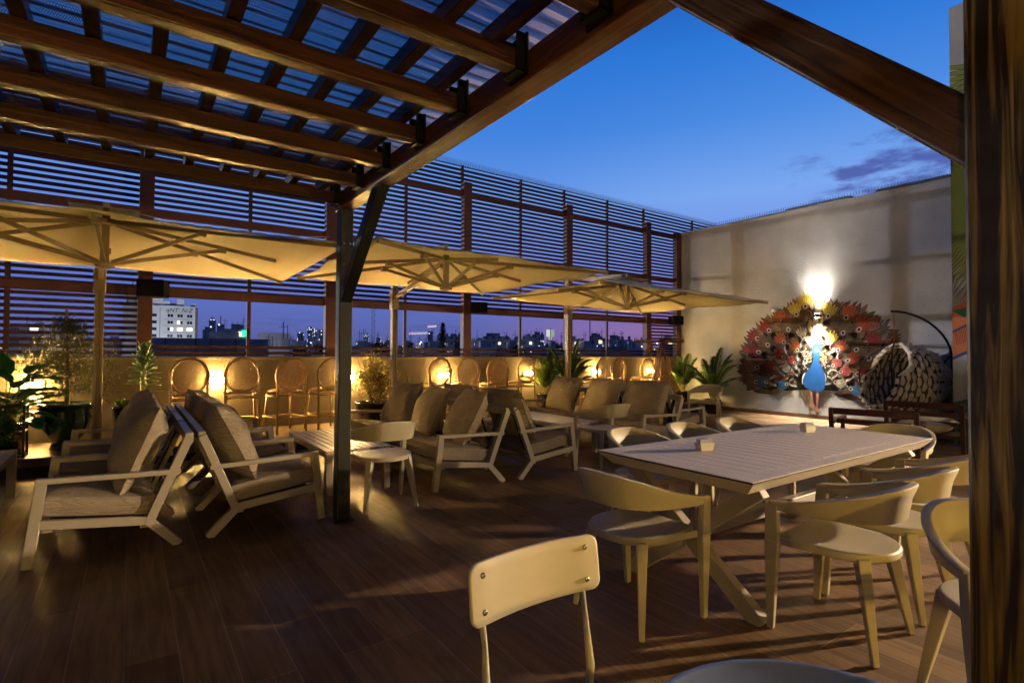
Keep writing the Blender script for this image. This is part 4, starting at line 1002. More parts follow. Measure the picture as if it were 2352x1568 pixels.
# ================================================================== BAR STOOLS
def bar_stool():
    t = empty('bar_stool', (0, 0, 0), 0); t['category'] = 'bar stool'; t['group'] = 'rattan bar stools facing the parapet'
    cz, rx, rz = .825, .205, .235      # back oval (local z, stool stands on z=0), backrest at y=-.2, facing +y
    def ringp(a, k=1.0): return (rx * k * math.cos(a), -.205 - .03 * math.sin(a) * k - .035 * (1 - (k * math.cos(a)) ** 2) + .02, cz + rz * k * math.sin(a))
    b = MB(); b.tube([ringp(2 * math.pi * i / 36) for i in range(36)], .0175, 8, closed=True); b.build('back_hoop', M['rattan'], t, smooth=True)
    b = MB(); n = 9
    for s in (-1, 1):
        for i in range(-n, n + 1):
            c = i / n * 1.38          # lines x' + s*z' = c in the unit disc
            if abs(c) > 1.37: continue
            d = math.sqrt(max(0, 2 - c * c)) ; p0 = ((c - d) / 2, s * (c + d) / 2); p1 = ((c + d) / 2, s * (c - d) / 2)
            pts = []
            for k in range(5):
                f = k / 4; X = p0[0] + (p1[0] - p0[0]) * f; Z = p0[1] + (p1[1] - p0[1]) * f
                pts.append((rx * X, -.205 - .03 * Z - .035 * (1 - X * X) + .02 + (.0015 * s if k % 2 else -.0015 * s), cz + rz * Z))
            for k in range(4): b.bar(pts[k], pts[k + 1], .0095, .003, Vector((1, 0, -s)).cross(Vector((0, 1, 0))))
    b.build('woven_back', M['weave'], t)
    b = MB(); b.lathe([(.02, .575), (.185, .575), (.20, .585), (.20, .60), (.185, .612), (.02, .617)], (0, 0, 0), 32); b.build('seat', M['seatwood'], t, smooth=True)
    b = MB(); b.tube([(.205 * math.cos(a), .205 * math.sin(a), .588) for a in [2 * math.pi * i / 28 for i in range(28)]], .015, 8, closed=True); b.build('seat_rim', M['rattan'], t, smooth=True)
    for sx in (-1, 1):
        b = MB(); b.tube([(sx * .215, -.245, 0), (sx * .198, -.20, .56), (sx * .203, -.215, .70), (sx * .215, -.222, .80), (sx * .21, -.225, .88)], [.014, .016, .016, .015, .012], 8); b.build('leg', M['rattan'], t, smooth=True)
        b = MB(); b.tube([(sx * .205, .215, 0), (sx * .165, .155, .575)], [.014, .016], 8); b.build('leg', M['rattan'], t, smooth=True)
        b = MB(); b.tube([(sx * .17, -.19, .58), (sx * .12, -.20, .60), (sx * .085, -.235, .635)], .010, 6); b.build('brace', M['rattan'], t, smooth=True)
    b = MB()
    for z, k in ((.22, 1.02), (.52, .9)):
        b.tube([(-.212 * k, -.235 * k, z), (.212 * k, -.235 * k, z), (.2 * k, .2 * k, z), (-.2 * k, .2 * k, z)], .011, 6, closed=True)
    b.build('footrest', M['rattan'], t, smooth=True)
    return t
st0 = bar_stool()
stl = [(437, 7.95, 0, 'rattan bar stool farthest left, left of the glowing lamp'), (562, 7.98, -5, 'rattan bar stool just right of the first glowing lamp'),
       (662, 7.98, 14, 'rattan bar stool third from the left, turned slightly'), (757, 7.98, 10, 'rattan bar stool half hidden by the dark pergola post'),
       (1010, 8.0, 2, 'rattan bar stool right of the spiky plant, lamp glowing through its back'), (1077, 8.0, 0, 'second rattan bar stool right of the spiky plant'),
       (1145, 8.0, -4, 'third rattan bar stool right of the spiky plant, dark back'), (1209, 8.0, 3, 'rattan bar stool just left of the palms, lamp behind its back'),
       (1378, 8.1, 18, 'rattan bar stool right of the third parasol pole, lamp at its edge'), (1421, 8.1, 0, 'rattan bar stool between the right lamp pair, left of the telescope'),
       (1487, 8.15, 0, 'rattan bar stool seen through the telescope tripod'), (1527, 8.2, 6, 'rattan bar stool farthest right, beside the corner palm')]
for i, (px, y, rz, lb) in enumerate(stl):
    s = (px - 1176) / 1228; x = y * (math.sin(YAW) + s * math.cos(YAW)) / (math.cos(YAW) - s * math.sin(YAW))
    if i == 0: st0.location = (x, y + .2, .2); st0.rotation_euler = (0, 0, R(rz)); st0['label'] = lb
    else: copy_tree(st0, (x, y + .2, .2), R(rz), lb)

# ================================================================== PLANTS
pr_ = random.Random(11)
def leaf(b, p, d, up, ln, w, n=1, fold=.0):
    """pointed leaf: diamond of two quads, slightly folded"""
    d = Vector(d).normalized(); sd = d.cross(Vector(up)); sd = sd.normalized() if sd.length > 1e-5 else d.orthogonal().normalized(); up = sd.cross(d)
    p = Vector(p); q = p + d * ln; m = p + d * ln * .42
    b.add([p, m + sd * w / 2 + up * fold, q, m - sd * w / 2 + up * fold, m], [(0, 4, 1), (4, 2, 1), (0, 3, 4), (4, 3, 2)])
def frond(b, stem, base, az, ln, rise, droop, spread=.6, lw=.034, ll=.24, nl=34):
    pts = []
    for i in range(15):
        t = i / 14; r = ln * spread * (t * .55 + .45 * t * t); z = ln * rise * t - ln * droop * t ** 2.6
        pts.append(Vector((base[0] + r * math.cos(az), base[1] + r * math.sin(az), base[2] + z)))
    stem.tube(pts, [.007 * (1 - .8 * i / 14) + .0012 for i in range(15)], 5)
    for i in range(nl):
        t = .24 + .75 * i / nl; k = t * 14; k0 = int(k); p = pts[k0].lerp(pts[min(14, k0 + 1)], k - k0); d = (pts[min(14, k0 + 1)] - pts[max(0, k0 - 1)]).normalized()
        sd = d.cross(Vector((0, 0, 1))).normalized(); L_ = ll * math.sin(math.pi * (.18 + .8 * (i / nl))) ** .7
        for s in (-1, 1):
            dd = d * .95 + sd * s * .62 + Vector((0, 0, pr_.uniform(.0, .25) - .15)); leaf(b, p, dd, (0, 0, 1), L_ * pr_.uniform(.85, 1.1), lw, fold=.003)
def pot(name, t, prof, m, soil_r, soil_z, soilm='soil', smooth=True, ribs=None):
    b = MB(); b.lathe(prof, (0, 0, 0), 40)
    if ribs:
        b = MB(); n = 64
        b2 = []
        for (r, z) in prof:
            for j in range(n): a = 2 * math.pi * j / n; b2.append((r * math.cos(a), r * math.sin(a), z))
        fs = [(i * n + j, i * n + (j + 1) % n, (i + 1) * n + (j + 1) % n, (i + 1) * n + j) for i in range(len(prof) - 1) for j in range(n)]
        fs.append(tuple(range(n - 1, -1, -1))); b.add(b2, fs)
    b.build(name, M[m], t, smooth=smooth)
    b = MB(); b.lathe([(.005, soil_z + .012), (soil_r * .6, soil_z + .01), (soil_r, soil_z), (soil_r, soil_z - .02)], (0, 0, 0), 32); b.build('soil', M[soilm], t, smooth=True)
def palm(x, y, z, h, n, lab, seed, mt_='leaf', potr=.15, poth=.30, spread=1., rise=1.):
    global pr_
    pr_ = random.Random(seed); t = empty('potted_palm', (x, y, z), 0, lab, 'palm', 'potted palms by the parapet')
    pot('pot', t, [(potr * .72, 0), (potr * .96, poth * .94), (potr, poth * .95), (potr, poth), (potr * .9, poth), (potr * .88, poth - .04)], 'potblk', potr * .88, poth - .03)
    b = MB(); s = MB()
    for i in range(n):
        az = 2 * math.pi * (i * .618) + pr_.uniform(-.3, .3); inner = i / n
        ln = h * (.85 + .3 * pr_.random()); rs = (1.18 - .38 * inner) * rise; dr = .16 + .36 * inner
        frond(b, s, (.03 * math.cos(az), .03 * math.sin(az), poth - .02), az, ln, rs, dr, .22 + .55 * inner, ll=.23 * spread)
    b.build('fronds', M[mt_], t); s.build('stems', M['succrim'], t, smooth=True)
    return t
def pxy(px, Y):
    s = (px - 1176) / 1228; return Y * (math.sin(YAW) + s * math.cos(YAW)) / (math.cos(YAW) - s * math.sin(YAW))
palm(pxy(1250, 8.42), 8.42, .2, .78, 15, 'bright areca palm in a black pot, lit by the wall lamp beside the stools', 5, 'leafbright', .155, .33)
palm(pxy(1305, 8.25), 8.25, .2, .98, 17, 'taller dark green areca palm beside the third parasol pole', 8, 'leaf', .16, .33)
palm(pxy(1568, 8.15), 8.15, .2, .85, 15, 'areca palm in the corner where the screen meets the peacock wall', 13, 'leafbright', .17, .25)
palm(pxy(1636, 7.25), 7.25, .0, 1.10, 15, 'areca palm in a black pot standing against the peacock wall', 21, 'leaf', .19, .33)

# golden shrub in a glossy black pot
sh = empty('leafy_shrub', (pxy(862, 8.0), 8.0, .2), 0, 'bushy golden-leaved shrub in a glossy black pot beside the dark post', 'shrub')
pot('pot', sh, [(.20, 0), (.25, .1), (.28, .33), (.30, .36), (.29, .38), (.26, .38), (.25, .33)], 'potblk', .25, .34)
sr = random.Random(2)
def leafcloud(b, n, cen, rad, size, rr, up=.3, clump=18, w=.55):
    cl_ = []
    for i in range(clump):
        while True:
            v = Vector((rr.uniform(-1, 1), rr.uniform(-1, 1), rr.uniform(-1, 1)))
            if v.length < 1: break
        cl_.append((Vector((cen[0] + v.x * rad[0], cen[1] + v.y * rad[1], cen[2] + v.z * rad[2])), rr.uniform(.16, .42)))
    for i in range(n):
        c, s = cl_[rr.randrange(clump)]; v = Vector((rr.gauss(0, 1), rr.gauss(0, 1), rr.gauss(0, 1))).normalized() * (rr.random() ** .4) * s
        p = c + Vector((v.x * rad[0] * 1.1, v.y * rad[1] * 1.1, v.z * rad[2] * .9)) * 1.6
        leaf(b, p, (rr.uniform(-1, 1), rr.uniform(-1, 1), rr.uniform(-1, 1) + up), (rr.uniform(-1, 1), rr.uniform(-1, 1), 1), size * rr.uniform(.6, 1.3), size * w * rr.uniform(.7, 1.2))
    return cl_
b = MB(); leafcloud(b, 2600, (0, 0, .78), (.30, .26, .34), .045, sr, clump=26); b.build('foliage', M['shrub'], sh)
b = MB(); leafcloud(b, 700, (.12, -.05, .62), (.34, .28, .30), .042, sr, clump=12); b.build('foliage', M['shrubred'], sh)
b = MB()
for i in range(14):
    a = sr.uniform(0, 6.28); b.tube([(0.03 * math.cos(a), .03 * math.sin(a), .34), (.14 * math.cos(a), .14 * math.sin(a), .6), (.3 * math.cos(a), .26 * math.sin(a), sr.uniform(.8, 1.1))], [.008, .005, .002], 5)
b.build('branches', M['bark'], sh, smooth=True)

# spiky grassy plant
sp = empty('spiky_plant', (pxy(948, 8.1), 8.1, .2), 0, 'dark green spiky grassy plant between the second parasol pole and the stools', 'plant')
pot('pot', sp, [(.13, 0), (.18, .25), (.19, .28), (.17, .28)], 'potblk', .17, .26)
b = MB()
for i in range(150):
    a = sr.uniform(0, 6.28); l = sr.uniform(.35, .62); e = sr.uniform(.25, 1.35); d = Vector((math.cos(a) * math.cos(e), math.sin(a) * math.cos(e), math.sin(e)))
    p = Vector((d.x * .05, d.y * .05, .27)); m_ = p + d * l * .6; q = p + d * l + Vector((0, 0, -.12 * math.cos(e))); sd = d.cross(Vector((0, 0, 1))).normalized() * .008
    b.add([p - sd, p + sd, m_ + sd, q, m_ - sd], [(0, 1, 2, 4), (4, 2, 3)])
b.build('blades', M['leaf'], sp)

# feathery tree in the green urn, tied to a stake
tr = empty('urn_tree', (-.60, 8.12, .2), 0, 'feathery dark tree tied to a stake in a dark green glazed urn on the platform', 'tree')
b = MB(); b.lathe([(.125, 0), (.15, .015), (.13, .05), (.12, .09), (.17, .15), (.22, .25), (.235, .36), (.225, .44), (.24, .49), (.265, .515), (.262, .535), (.235, .535), (.215, .50)], (0, 0, 0), 48); b.build('urn', M['urn'], tr, smooth=True)
b = MB(); b.lathe([(.005, .515), (.218, .51), (.218, .49)], (0, 0, 0), 32); b.build('soil', M['soil'], tr, smooth=True)
for s in (-1, 1):
    b = MB(); b.tube([(s * .235, 0, .47), (s * .29, 0, .45), (s * .30, 0, .40), (s * .235, 0, .36)], .016, 8); b.build('urn_handle', M['urn'], tr, smooth=True)
b = MB(); b.tube([(.0, 0, .50), (.01, .0, .9), (-.012, .0, 1.3), (.0, .0, 1.55)], [.022, .018, .012, .004], 8); b.build('trunk', M['bark'], tr, smooth=True)
b = MB(); b.tube([(.02, .03, .50), (-.02, .03, 1.64)], .013, 7); b.build('stake', M['rattan'], tr, smooth=True)
b = MB(); f = MB(); wr = random.Random(5)
for i in range(120):
    z = wr.uniform(.62, 1.50); a = wr.uniform(0, 6.28); L_ = (.62 if z < 1.15 else .62 - (z - 1.15) * 1.25) * wr.uniform(.5, 1.0); pts = []
    for k in range(7):
        t = k / 6; pts.append(Vector((L_ * t * math.cos(a + .3 * t), L_ * t * math.sin(a + .3 * t) * .75, z + .22 * t - .30 * t * t * wr.uniform(.6, 1.3))))
    b.tube(pts, [.0035 * (1 - t / 8) for t in range(7)], 4)
    for k in range(70):
        t = wr.uniform(.12, 1); j = min(5, int(t * 6)); p = pts[j].lerp(pts[j + 1], t * 6 - j)
        d = Vector((wr.uniform(-1, 1), wr.uniform(-1, 1), wr.uniform(-1, .9))); leaf(f, p + d * .035, d, (0, 0, 1), wr.uniform(.024, .05), .013)
b.build('branches', M['bark'], tr, smooth=True); f.build('foliage', M['wisp'], tr)

# succulent tree in the ribbed black pot
eu = empty('succulent_plant', (0.0, 8.2, .2), 0, 'upright succulent with spoon-shaped leaves in a ribbed black pot', 'plant')
prof = [(.12, 0)]
for i in range(22): z = .02 + i * .0195; r = .125 + .055 * z / .44; prof += [(r + .006, z), (r, z + .010)]
prof += [(.19, .445), (.185, .455), (.165, .455), (.16, .42)]
pot('pot', eu, prof, 'potblk', .165, .43, 'pebble')
b = MB()
pts = [(.14, 0, .42), (.145, 0, .58), (.135, 0, .75), (.15, 0, 1.0), (.15, 0, 1.14)]
b.tube(pts, [.034, .030, .035, .032, .02], 10); b.build('stem', M['succrim'], eu, smooth=True)
b = MB(); er = random.Random(9)
def spoon(p, d, ln, w):
    d = Vector(d).normalized(); sd = d.cross(Vector((0, 0, 1))); sd = sd.normalized() if sd.length > .01 else Vector((1, 0, 0)); up = sd.cross(d); p = Vector(p); n = 8; L1 = []; L2 = []; Cn = []
    for i in range(n + 1):
        t = i / n; ww = w * (.16 + .84 * math.sin(math.pi * min(1, .5 * max(0, t - .2) / .45 if t < .65 else .5 + .5 * (t - .65) / .35)) ** .8) if t < 1 else 0
        c = p + d * ln * t + up * (.05 * ln * math.sin(t * 2.6)); L1.append(c + sd * ww / 2 + up * .006); L2.append(c - sd * ww / 2 + up * .006); Cn.append(c)
    vs = L1 + Cn + L2; m_ = n + 1
    b.add(vs, [(i, i + 1, m_ + i + 1, m_ + i) for i in range(n)] + [(m_ + i, m_ + i + 1, 2 * m_ + i + 1, 2 * m_ + i) for i in range(n)])
for i in range(74):
    t = (i / 73); z = .70 + .46 * t; a = i * 2.4; e = -.1 + 1.25 * t ** 1.5
    spoon((.145 + .03 * math.cos(a), .03 * math.sin(a), z), (math.cos(a) * math.cos(e), math.sin(a) * math.cos(e), math.sin(e) + .1), er.uniform(.11, .17) * (1.1 - .3 * t), er.uniform(.06, .085))
spoon((.14, 0, .60), (-1, -.15, .05), .26, .055); spoon((.15, 0, .61), (1, -.1, .02), .25, .05); spoon((.14, 0, .62), (-.5, -1, .1), .2, .05)
b.build('leaves', M['succ'], eu, smooth=True, solid=.003)
b = MB(); leafcloud(b, 160, (-.08, 0, .47), (.06, .08, .03), .06, er, up=.8, clump=5, w=.8); b.build('ground_leaves', M['leafbright'], eu)

# broad-leaved plant at the far left
bl = empty('broad_leaf_plant', (-1.12, 8.12, .2), 0, 'broad glossy green-leaved plant lit by the wall lamp at the left edge', 'plant')
pot('pot', bl, [(.15, 0), (.2, .3), (.21, .34), (.19, .34)], 'potblk', .18, .32)
def bleaf(b, p, d, ln, w, curl=.25, tilt=(0, 0, 1)):
    d = Vector(d).normalized(); sd = d.cross(Vector(tilt)).normalized(); up = sd.cross(d); p = Vector(p); nu, nv = 10, 6
    def f(u, v):
        ww = w * math.sin(math.pi * (u * .92 + .04)) ** .65; q = v * 2 - 1
        return tuple(p + d * ln * u + sd * (q * ww / 2) + up * (abs(q) * ww * .16 - curl * ln * u * u + .010 * math.sin(u * 40) * abs(q) * ww / .2))
    b.grid(f, nu, nv)
b = MB(); s = MB(); brn = random.Random(4)
lv = [((-.25, -.1, .72), (-.9, -.2, .5), .36, .26), ((.05, -.1, .78), (-.6, -.4, .75), .38, .28), ((.16, -.2, .64), (.9, -.35, .45), .34, .26), ((.12, -.18, .52), (1, -.2, .28), .42, .16), ((.1, -.2, .45), (1, -.5, .12), .40, .15),
      ((-.1, -.3, .55), (-.4, -1, .2), .32, .24), ((-.3, -.2, .4), (-1, -.3, .1), .34, .24), ((0, 0, .85), (-.2, -.2, 1), .34, .26), ((-.35, 0, .8), (-1, .1, .6), .3, .24), ((.1, .05, .72), (.7, .3, .7), .3, .22), ((-.15, -.25, .75), (-.2, -1, .35), .3, .25), ((.2, -.3, .40), (.6, -1, -.1), .3, .2)]
for _ in range(16):
    a_ = brn.uniform(0, 6.28); rr_ = brn.uniform(.1, .34); lv.append(((rr_ * math.cos(a_), rr_ * math.sin(a_) * .8 - .1, brn.uniform(.4, .95)), (math.cos(a_), math.sin(a_) - .3, brn.uniform(.1, .8)), brn.uniform(.26, .36), brn.uniform(.18, .26)))
for p, d, l, w in lv:
    bleaf(b, p, d, l, w); s.tube([(0, 0, .3), (p[0] * .5, p[1] * .5, (.3 + p[2]) / 2 + .04), p], [.009, .007, .005], 6)
b.build('leaves', M['bigleaf'], bl, smooth=True, solid=.002); s.build('stems', M['succrim'], bl, smooth=True)

ps_ = empty('plant_stand', (-1.17, 7.78, .2), 0, 'black metal plant stand full of trailing small-leaved ivy at the left edge', 'plant stand')
b = MB()
for sx in (-1, 1):
    for sy in (-1, 1): b.bar((sx * .26, sy * .12, 0), (sx * .26, sy * .12, .56), .022, .022)
for z in (.02, .28, .55):
    for sy in (-1, 1): b.bar((-.26, sy * .12, z), (.26, sy * .12, z), .018, .018)
    for sx in (-1, 1): b.bar((sx * .26, -.12, z), (sx * .26, .12, z), .018, .018)
b.build('frame', M['bracket'], ps_)
b = MB(); leafcloud(b, 1500, (0, -.02, .36), (.24, .12, .22), .036, brn, up=-.6, clump=20, w=.8); b.build('ivy', M['leaf'], ps_)

# ================================================================== SPEAKERS, TELESCOPE, SECURITY CAMERA
def speaker(x, y, z, w, h, rz, lb, led=False):
    t = empty('wall_speaker', (x, y, z), rz, lb, 'speaker', 'black speakers mounted on the screen posts')
    b = MB(); b.box(-w / 2, w / 2, -.11, .09, -h / 2, h / 2); b.build('cabinet', M['spk'], t, bevel=.02, seg=3)
    b = MB(); b.box(-w / 2 + .015, w / 2 - .015, -.118, -.111, -h / 2 + .015, h / 2 - .015); b.build('grille', M['spk'], t, bevel=.003)
    b = MB(); b.box(-.03, .03, .09, .15, -.05, .05); b.build('bracket', M['bracket'], t)
speaker(.235, 8.55, 2.17, .33, .235, R(-25), 'black wall speaker on the screen post at the left, above the hotel building')
speaker(5.34, 8.60, 2.19, .33, .215, R(-20), 'black wall speaker on the middle screen post below the second parasol')
speaker(11.22, 8.60, 2.19, .34, .23, R(-10), 'black wall speaker in the corner beside the peacock wall')
te = empty('telescope', (9.0, 7.30, 0), 0, 'antique brass telescope on a wooden tripod in front of the last stools', 'telescope')
b = MB(); b.tube([(-.68, 0, 1.595), (-.1, 0, 1.607), (.05, 0, 1.61)], .028, 14); b.tube([(.05, 0, 1.61), (.72, 0, 1.625)], .042, 16); b.tube([(.68, 0, 1.624), (.745, 0, 1.6255)], .05, 16); b.tube([(-.72, 0, 1.594), (-.64, 0, 1.596)], .036, 12)
b.build('tube', M['brass'], te, smooth=True)
b = MB(); b.lathe([(.03, 1.42), (.05, 1.43), (.05, 1.47), (.02, 1.49), (.02, 1.565)], (.02, 0, 0), 14); b.build('mount', M['brass'], te, smooth=True)
for a in (R(80), R(200), R(320)):
    b = MB(); c, s = math.cos(a), math.sin(a)
    for k in (-1, 1): b.bar((.02 + .05 * c - .03 * s * k, .05 * s + .03 * c * k, 1.44), (.02 + .42 * c - .01 * s * k, .42 * s + .01 * c * k, .02), .018, .022)
    b.build('leg', M['brass'], te)
b = MB(); b.lathe([(.01, .62), (.14, .62), (.14, .63), (.01, .63)], (.02, 0, 0), 20); b.build('spreader', M['brass'], te)
sv = empty('security_camera', (11.73, 6.30, 2.36), 0, 'small white security camera on the wall at the tip of the right parasol', 'camera')
b = MB(); b.tube([(0, 0, 0), (-.07, 0, -.01)], .018, 10); b.build('arm', M['white'], sv, smooth=True)
b = MB(); b.tube([(-.03, .05, -.02), (-.13, -.09, -.05)], .036, 14); b.build('housing', M['white'], sv, smooth=True)

# ---- up-and-down wall lamp over the peacock
ml = empty('mural_lamp', (11.66, 5.385, 2.165), 0, 'small wall lamp throwing bright beams up and down over the peacock', 'lamp')
b = MB(); b.box(-.055, .055, -.05, .05, -.035, .035); b.build('housing', M['bracket'], ml, bevel=.006)
b = MB(); b.box(.0551, .088, -.03, .03, -.025, .025); b.build('wall_plate', M['bracket'], ml)
M['spotglass'] = emit('warm_white_lens', (1, .80, .52), 55)
for s in (-1, 1):
    b = MB(); b.lathe([(.004, 0), (.040, 0), (.040, .010), (.004, .010)], (0, 0, 0), 20); b.v = [(x, y, s * (.036 + z)) for x, y, z in b.v]; b.build('lens', M['spotglass'], ml)
    for nm, ang, en, bl_ in (('beam', 112, 110, .8), ('core_beam', 72 if s > 0 else 84, 330 if s > 0 else 1900, 1.0)):
        ld = bpy.data.lights.new('mural_lamp_' + nm, 'SPOT'); ld.energy = en; ld.spot_size = R(ang); ld.spot_blend = bl_; ld.color = (1, .89, .72); ld.shadow_soft_size = .03
        lo = bpy.data.objects.new('light', ld); col.objects.link(lo); lo.parent = ml; lo.location = (-.02, 0, s * .055)
        lo.rotation_euler = Vector((.10 if s > 0 else -.05, 0, s)).to_track_quat('-Z', 'Y').to_euler()

M['lampglow_side_assumed'] = emit('assumed_side_lamp_glass', (1, .72, .42), 5500)  # glass of an assumed lamp, added for light from the right
sw_ = wall_lamp(9.998, -1.5, 2.0, R(-90), 'assumed, unseen warm white wall lamp on the palm mural wall, right of the wooden post', 'assumed lamps of the palm mural wall', 'lampglow_side_assumed')  # assumed lamp, out of view, added to light the right floor and table

ld = bpy.data.lights.new('added_side_spot', 'SPOT'); ld.energy = 5500; ld.spot_size = R(58); ld.spot_blend = 1.0; ld.color = (1, .74, .48); ld.shadow_soft_size = .06  # added spotlight at the assumed lamp, brightening the floor and chairs at the right
lo = bpy.data.objects.new('light', ld); col.objects.link(lo); lo.parent = sw_; lo.location = (0, -.12, .0)
lo.rotation_euler = Vector((-.30, -1, -.34)).to_track_quat('-Z', 'Y').to_euler()

# ================================================================== HANGING WOVEN CHAIRS
def egg(x, y, lb, rz, dark=False):
    t = empty('hanging_chair', (x, y, 0), rz, lb, 'hanging chair', 'woven hanging chairs by the peacock wall')
    cz = .92; rx, ry, rz_ = .62, .66, .60
    # opening faces local -x; rows of rope follow circles round the opening axis
    def pt_(al, be, k=1.0):        # al angle from the +x pole (closed back) , be around
        sx = math.cos(al); r = math.sin(al)
        yy = r * math.cos(be); zz = r * math.sin(be)
        bot = 1.0 + (.28 if zz < 0 else 0) * max(0, al - 1.2) * (-zz)     # the seat lip reaches forward
        return (rx * sx * k * (1.0 if sx > 0 else .9) - (.20 * max(0, -zz) * max(0, al - 1.3)), ry * yy * k * bot, cz + rz_ * zz * k)
    b = MB(); rows = 17; amax = R(128)
    for i in range(rows):
        al = R(10) + (amax - R(10)) * i / (rows - 1); nseg = max(16, int(46 * math.sin(al))) // 2 * 2
        pts = []
        for j in range(nseg):
            be = 2 * math.pi * j / nseg; a2 = al
            if i > 11 and math.sin(be) > .3: a2 = min(al, R(96) + R(20) * (1 - math.sin(be)))
            k = 1 + .035 * math.cos(j * math.pi / 2 * 1.0 + (i % 2) * math.pi)
            pts.append(pt_(a2, be, k))
        L_ = len(pts)
        for j in range(i % 2, L_ - 1 + (i % 2), 2):
            q0, q1, q2 = Vector(pts[j - 1]), Vector(pts[j % L_]), Vector(pts[(j + 1) % L_])
            cen = Vector((0, 0, cz)); o_ = (q1 - cen).normalized() * .012
            b.tube([q0 - o_ * 1.2, q0.lerp(q1, .5) + o_ * .4, q1 + o_, q1.lerp(q2, .5) + o_ * .4, q2 - o_ * 1.2], [.012, .028, .034, .028, .012], 7)
    b.build('woven_shell', M['ropedark' if dark else 'rope'], t, smooth=True)
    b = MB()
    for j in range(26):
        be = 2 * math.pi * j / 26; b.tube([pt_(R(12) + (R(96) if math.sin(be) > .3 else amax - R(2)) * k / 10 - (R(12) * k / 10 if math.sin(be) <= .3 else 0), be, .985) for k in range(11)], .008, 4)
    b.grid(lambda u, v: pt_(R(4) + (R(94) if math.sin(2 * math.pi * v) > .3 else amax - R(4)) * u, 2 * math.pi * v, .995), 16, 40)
    b.build('gap_shade_sheet', M['ropeshade'], t, smooth=True)  # dark sheet behind the ropes: shade of the gaps put into its colour
    b = MB()
    b.tube([pt_(amax if math.sin(be) <= .3 else R(98), be, 1.0) for be in [2 * math.pi * j / 48 for j in range(48)]], .017, 8, closed=True)
    top = Vector((-.12, 0, cz + .66))
    for s in (-1, 1):
        e = Vector(pt_(amax, math.atan2(-.45, s * .9), 1.0)); pts = []
        for k in range(11):
            q = k / 10; pts.append(top.lerp(e, q) + Vector((-.14 * math.sin(math.pi * q), s * .22 * math.sin(math.pi * q), .05 * math.sin(math.pi * q))))
        b.tube(pts, .013, 8)
    b.build('frame', M['bracket'], t, smooth=True)
    b = MB(); z = cz + .66
    while z < 2.06:
        k = int(round((z - cz) / .035)) % 2; r_ = .012
        b.tube([(-.12 + (r_ * math.cos(a) if k else 0), (0 if k else r_ * math.cos(a)), z + .022 * math.sin(a)) for a in [2 * math.pi * i / 10 for i in range(10)]], .004, 5, closed=True); z += .033
    b.build('chain', M['brass'], t)
    b = MB(); pts = []
    for i in range(14):
        q = i / 13; pts.append((-.18 + 1.02 * math.sin(q * 1.5), 0, 2.11 - .55 * (1 - math.cos(q * 1.9)) if q < .99 else 1.35))
    pts += [(.86, 0, 1.0), (.86, 0, .05)]
    b.tube([(p[0] * .92, p[1] - .0, p[2]) for p in pts], .019, 10)
    b.tube([(.79, 0, .05), (.55, 0, .03), (-.1, 0, .03)], .024, 8); b.tube([(.2, -.45, .03), (.2, .45, .03)], .024, 8)
    b.build('stand', M['bracket'], t, smooth=True)
    return t
egg(10.88, 3.62, 'cream rope hanging egg chair with black frame in front of the peacock wall', R(-44))
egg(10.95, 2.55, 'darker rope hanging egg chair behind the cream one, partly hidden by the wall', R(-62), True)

# ================================================================== DARK WOODEN CHAIRS
def wood_chair(x, y, rz, lb, w=.80, cush=True):
    t = empty('dark_wooden_chair', (x, y, 0), rz, lb, 'chair', 'dark wooden lounge chairs')
    h = w / 2
    b = MB(); b.bar((-.30, -h, .70), (-.30, h, .70), .075, .035, (0, 0, 1)); b.bar((-.27, -h + .05, .585), (-.27, h - .05, .585), .06, .02, (0, 0, 1)); b.bar((-.25, -h + .05, .47), (-.25, h - .05, .47), .06, .02, (0, 0, 1)); b.build('backrest', M['darkwood'], t, bevel=.005)
    for s in (-1, 1):
        b = MB(); b.bar((-.31, s * h, .735), (-.22, s * h, 0), .045, .06, (0, 1, 0)); b.build('leg', M['darkwood'], t, bevel=.005)
        b = MB(); b.bar((.32, s * h, .55), (.32, s * h, 0), .045, .05, (0, 1, 0)); b.build('leg', M['darkwood'], t, bevel=.005)
        b = MB(); b.bar((-.29, s * h, .565), (.37, s * h, .575), .065, .03, (0, 1, 0)); b.build('armrest', M['darkwood'], t, bevel=.005)
    b = MB(); b.box(-.25, .31, -h + .03, h - .03, .28, .33); b.build('seat_frame', M['darkwood'], t, bevel=.004)
    return t
wood_chair(7.05, 2.60, R(12), 'dark wooden low chair with slatted back behind the far end of the dining table')
wood_chair(8.72, 2.62, R(8), 'second dark wooden low chair, in front of the hanging egg chairs')
cs = empty('seat_cushion', (7.95, 2.15, 0), 0)
col.objects.unlink(cs); bpy.data.objects.remove(cs)
b = cushion(.72, .60, .22, 31); place(b, Matrix.Translation((8.75, 2.62, .44)) @ Matrix.Rotation(R(8), 4, 'Z'))
o = b.build('throw_cushion', M['cream'], smooth=True); tag(o, 'cream cushion lying on the dark wooden chair below the hanging chairs', 'cushion')

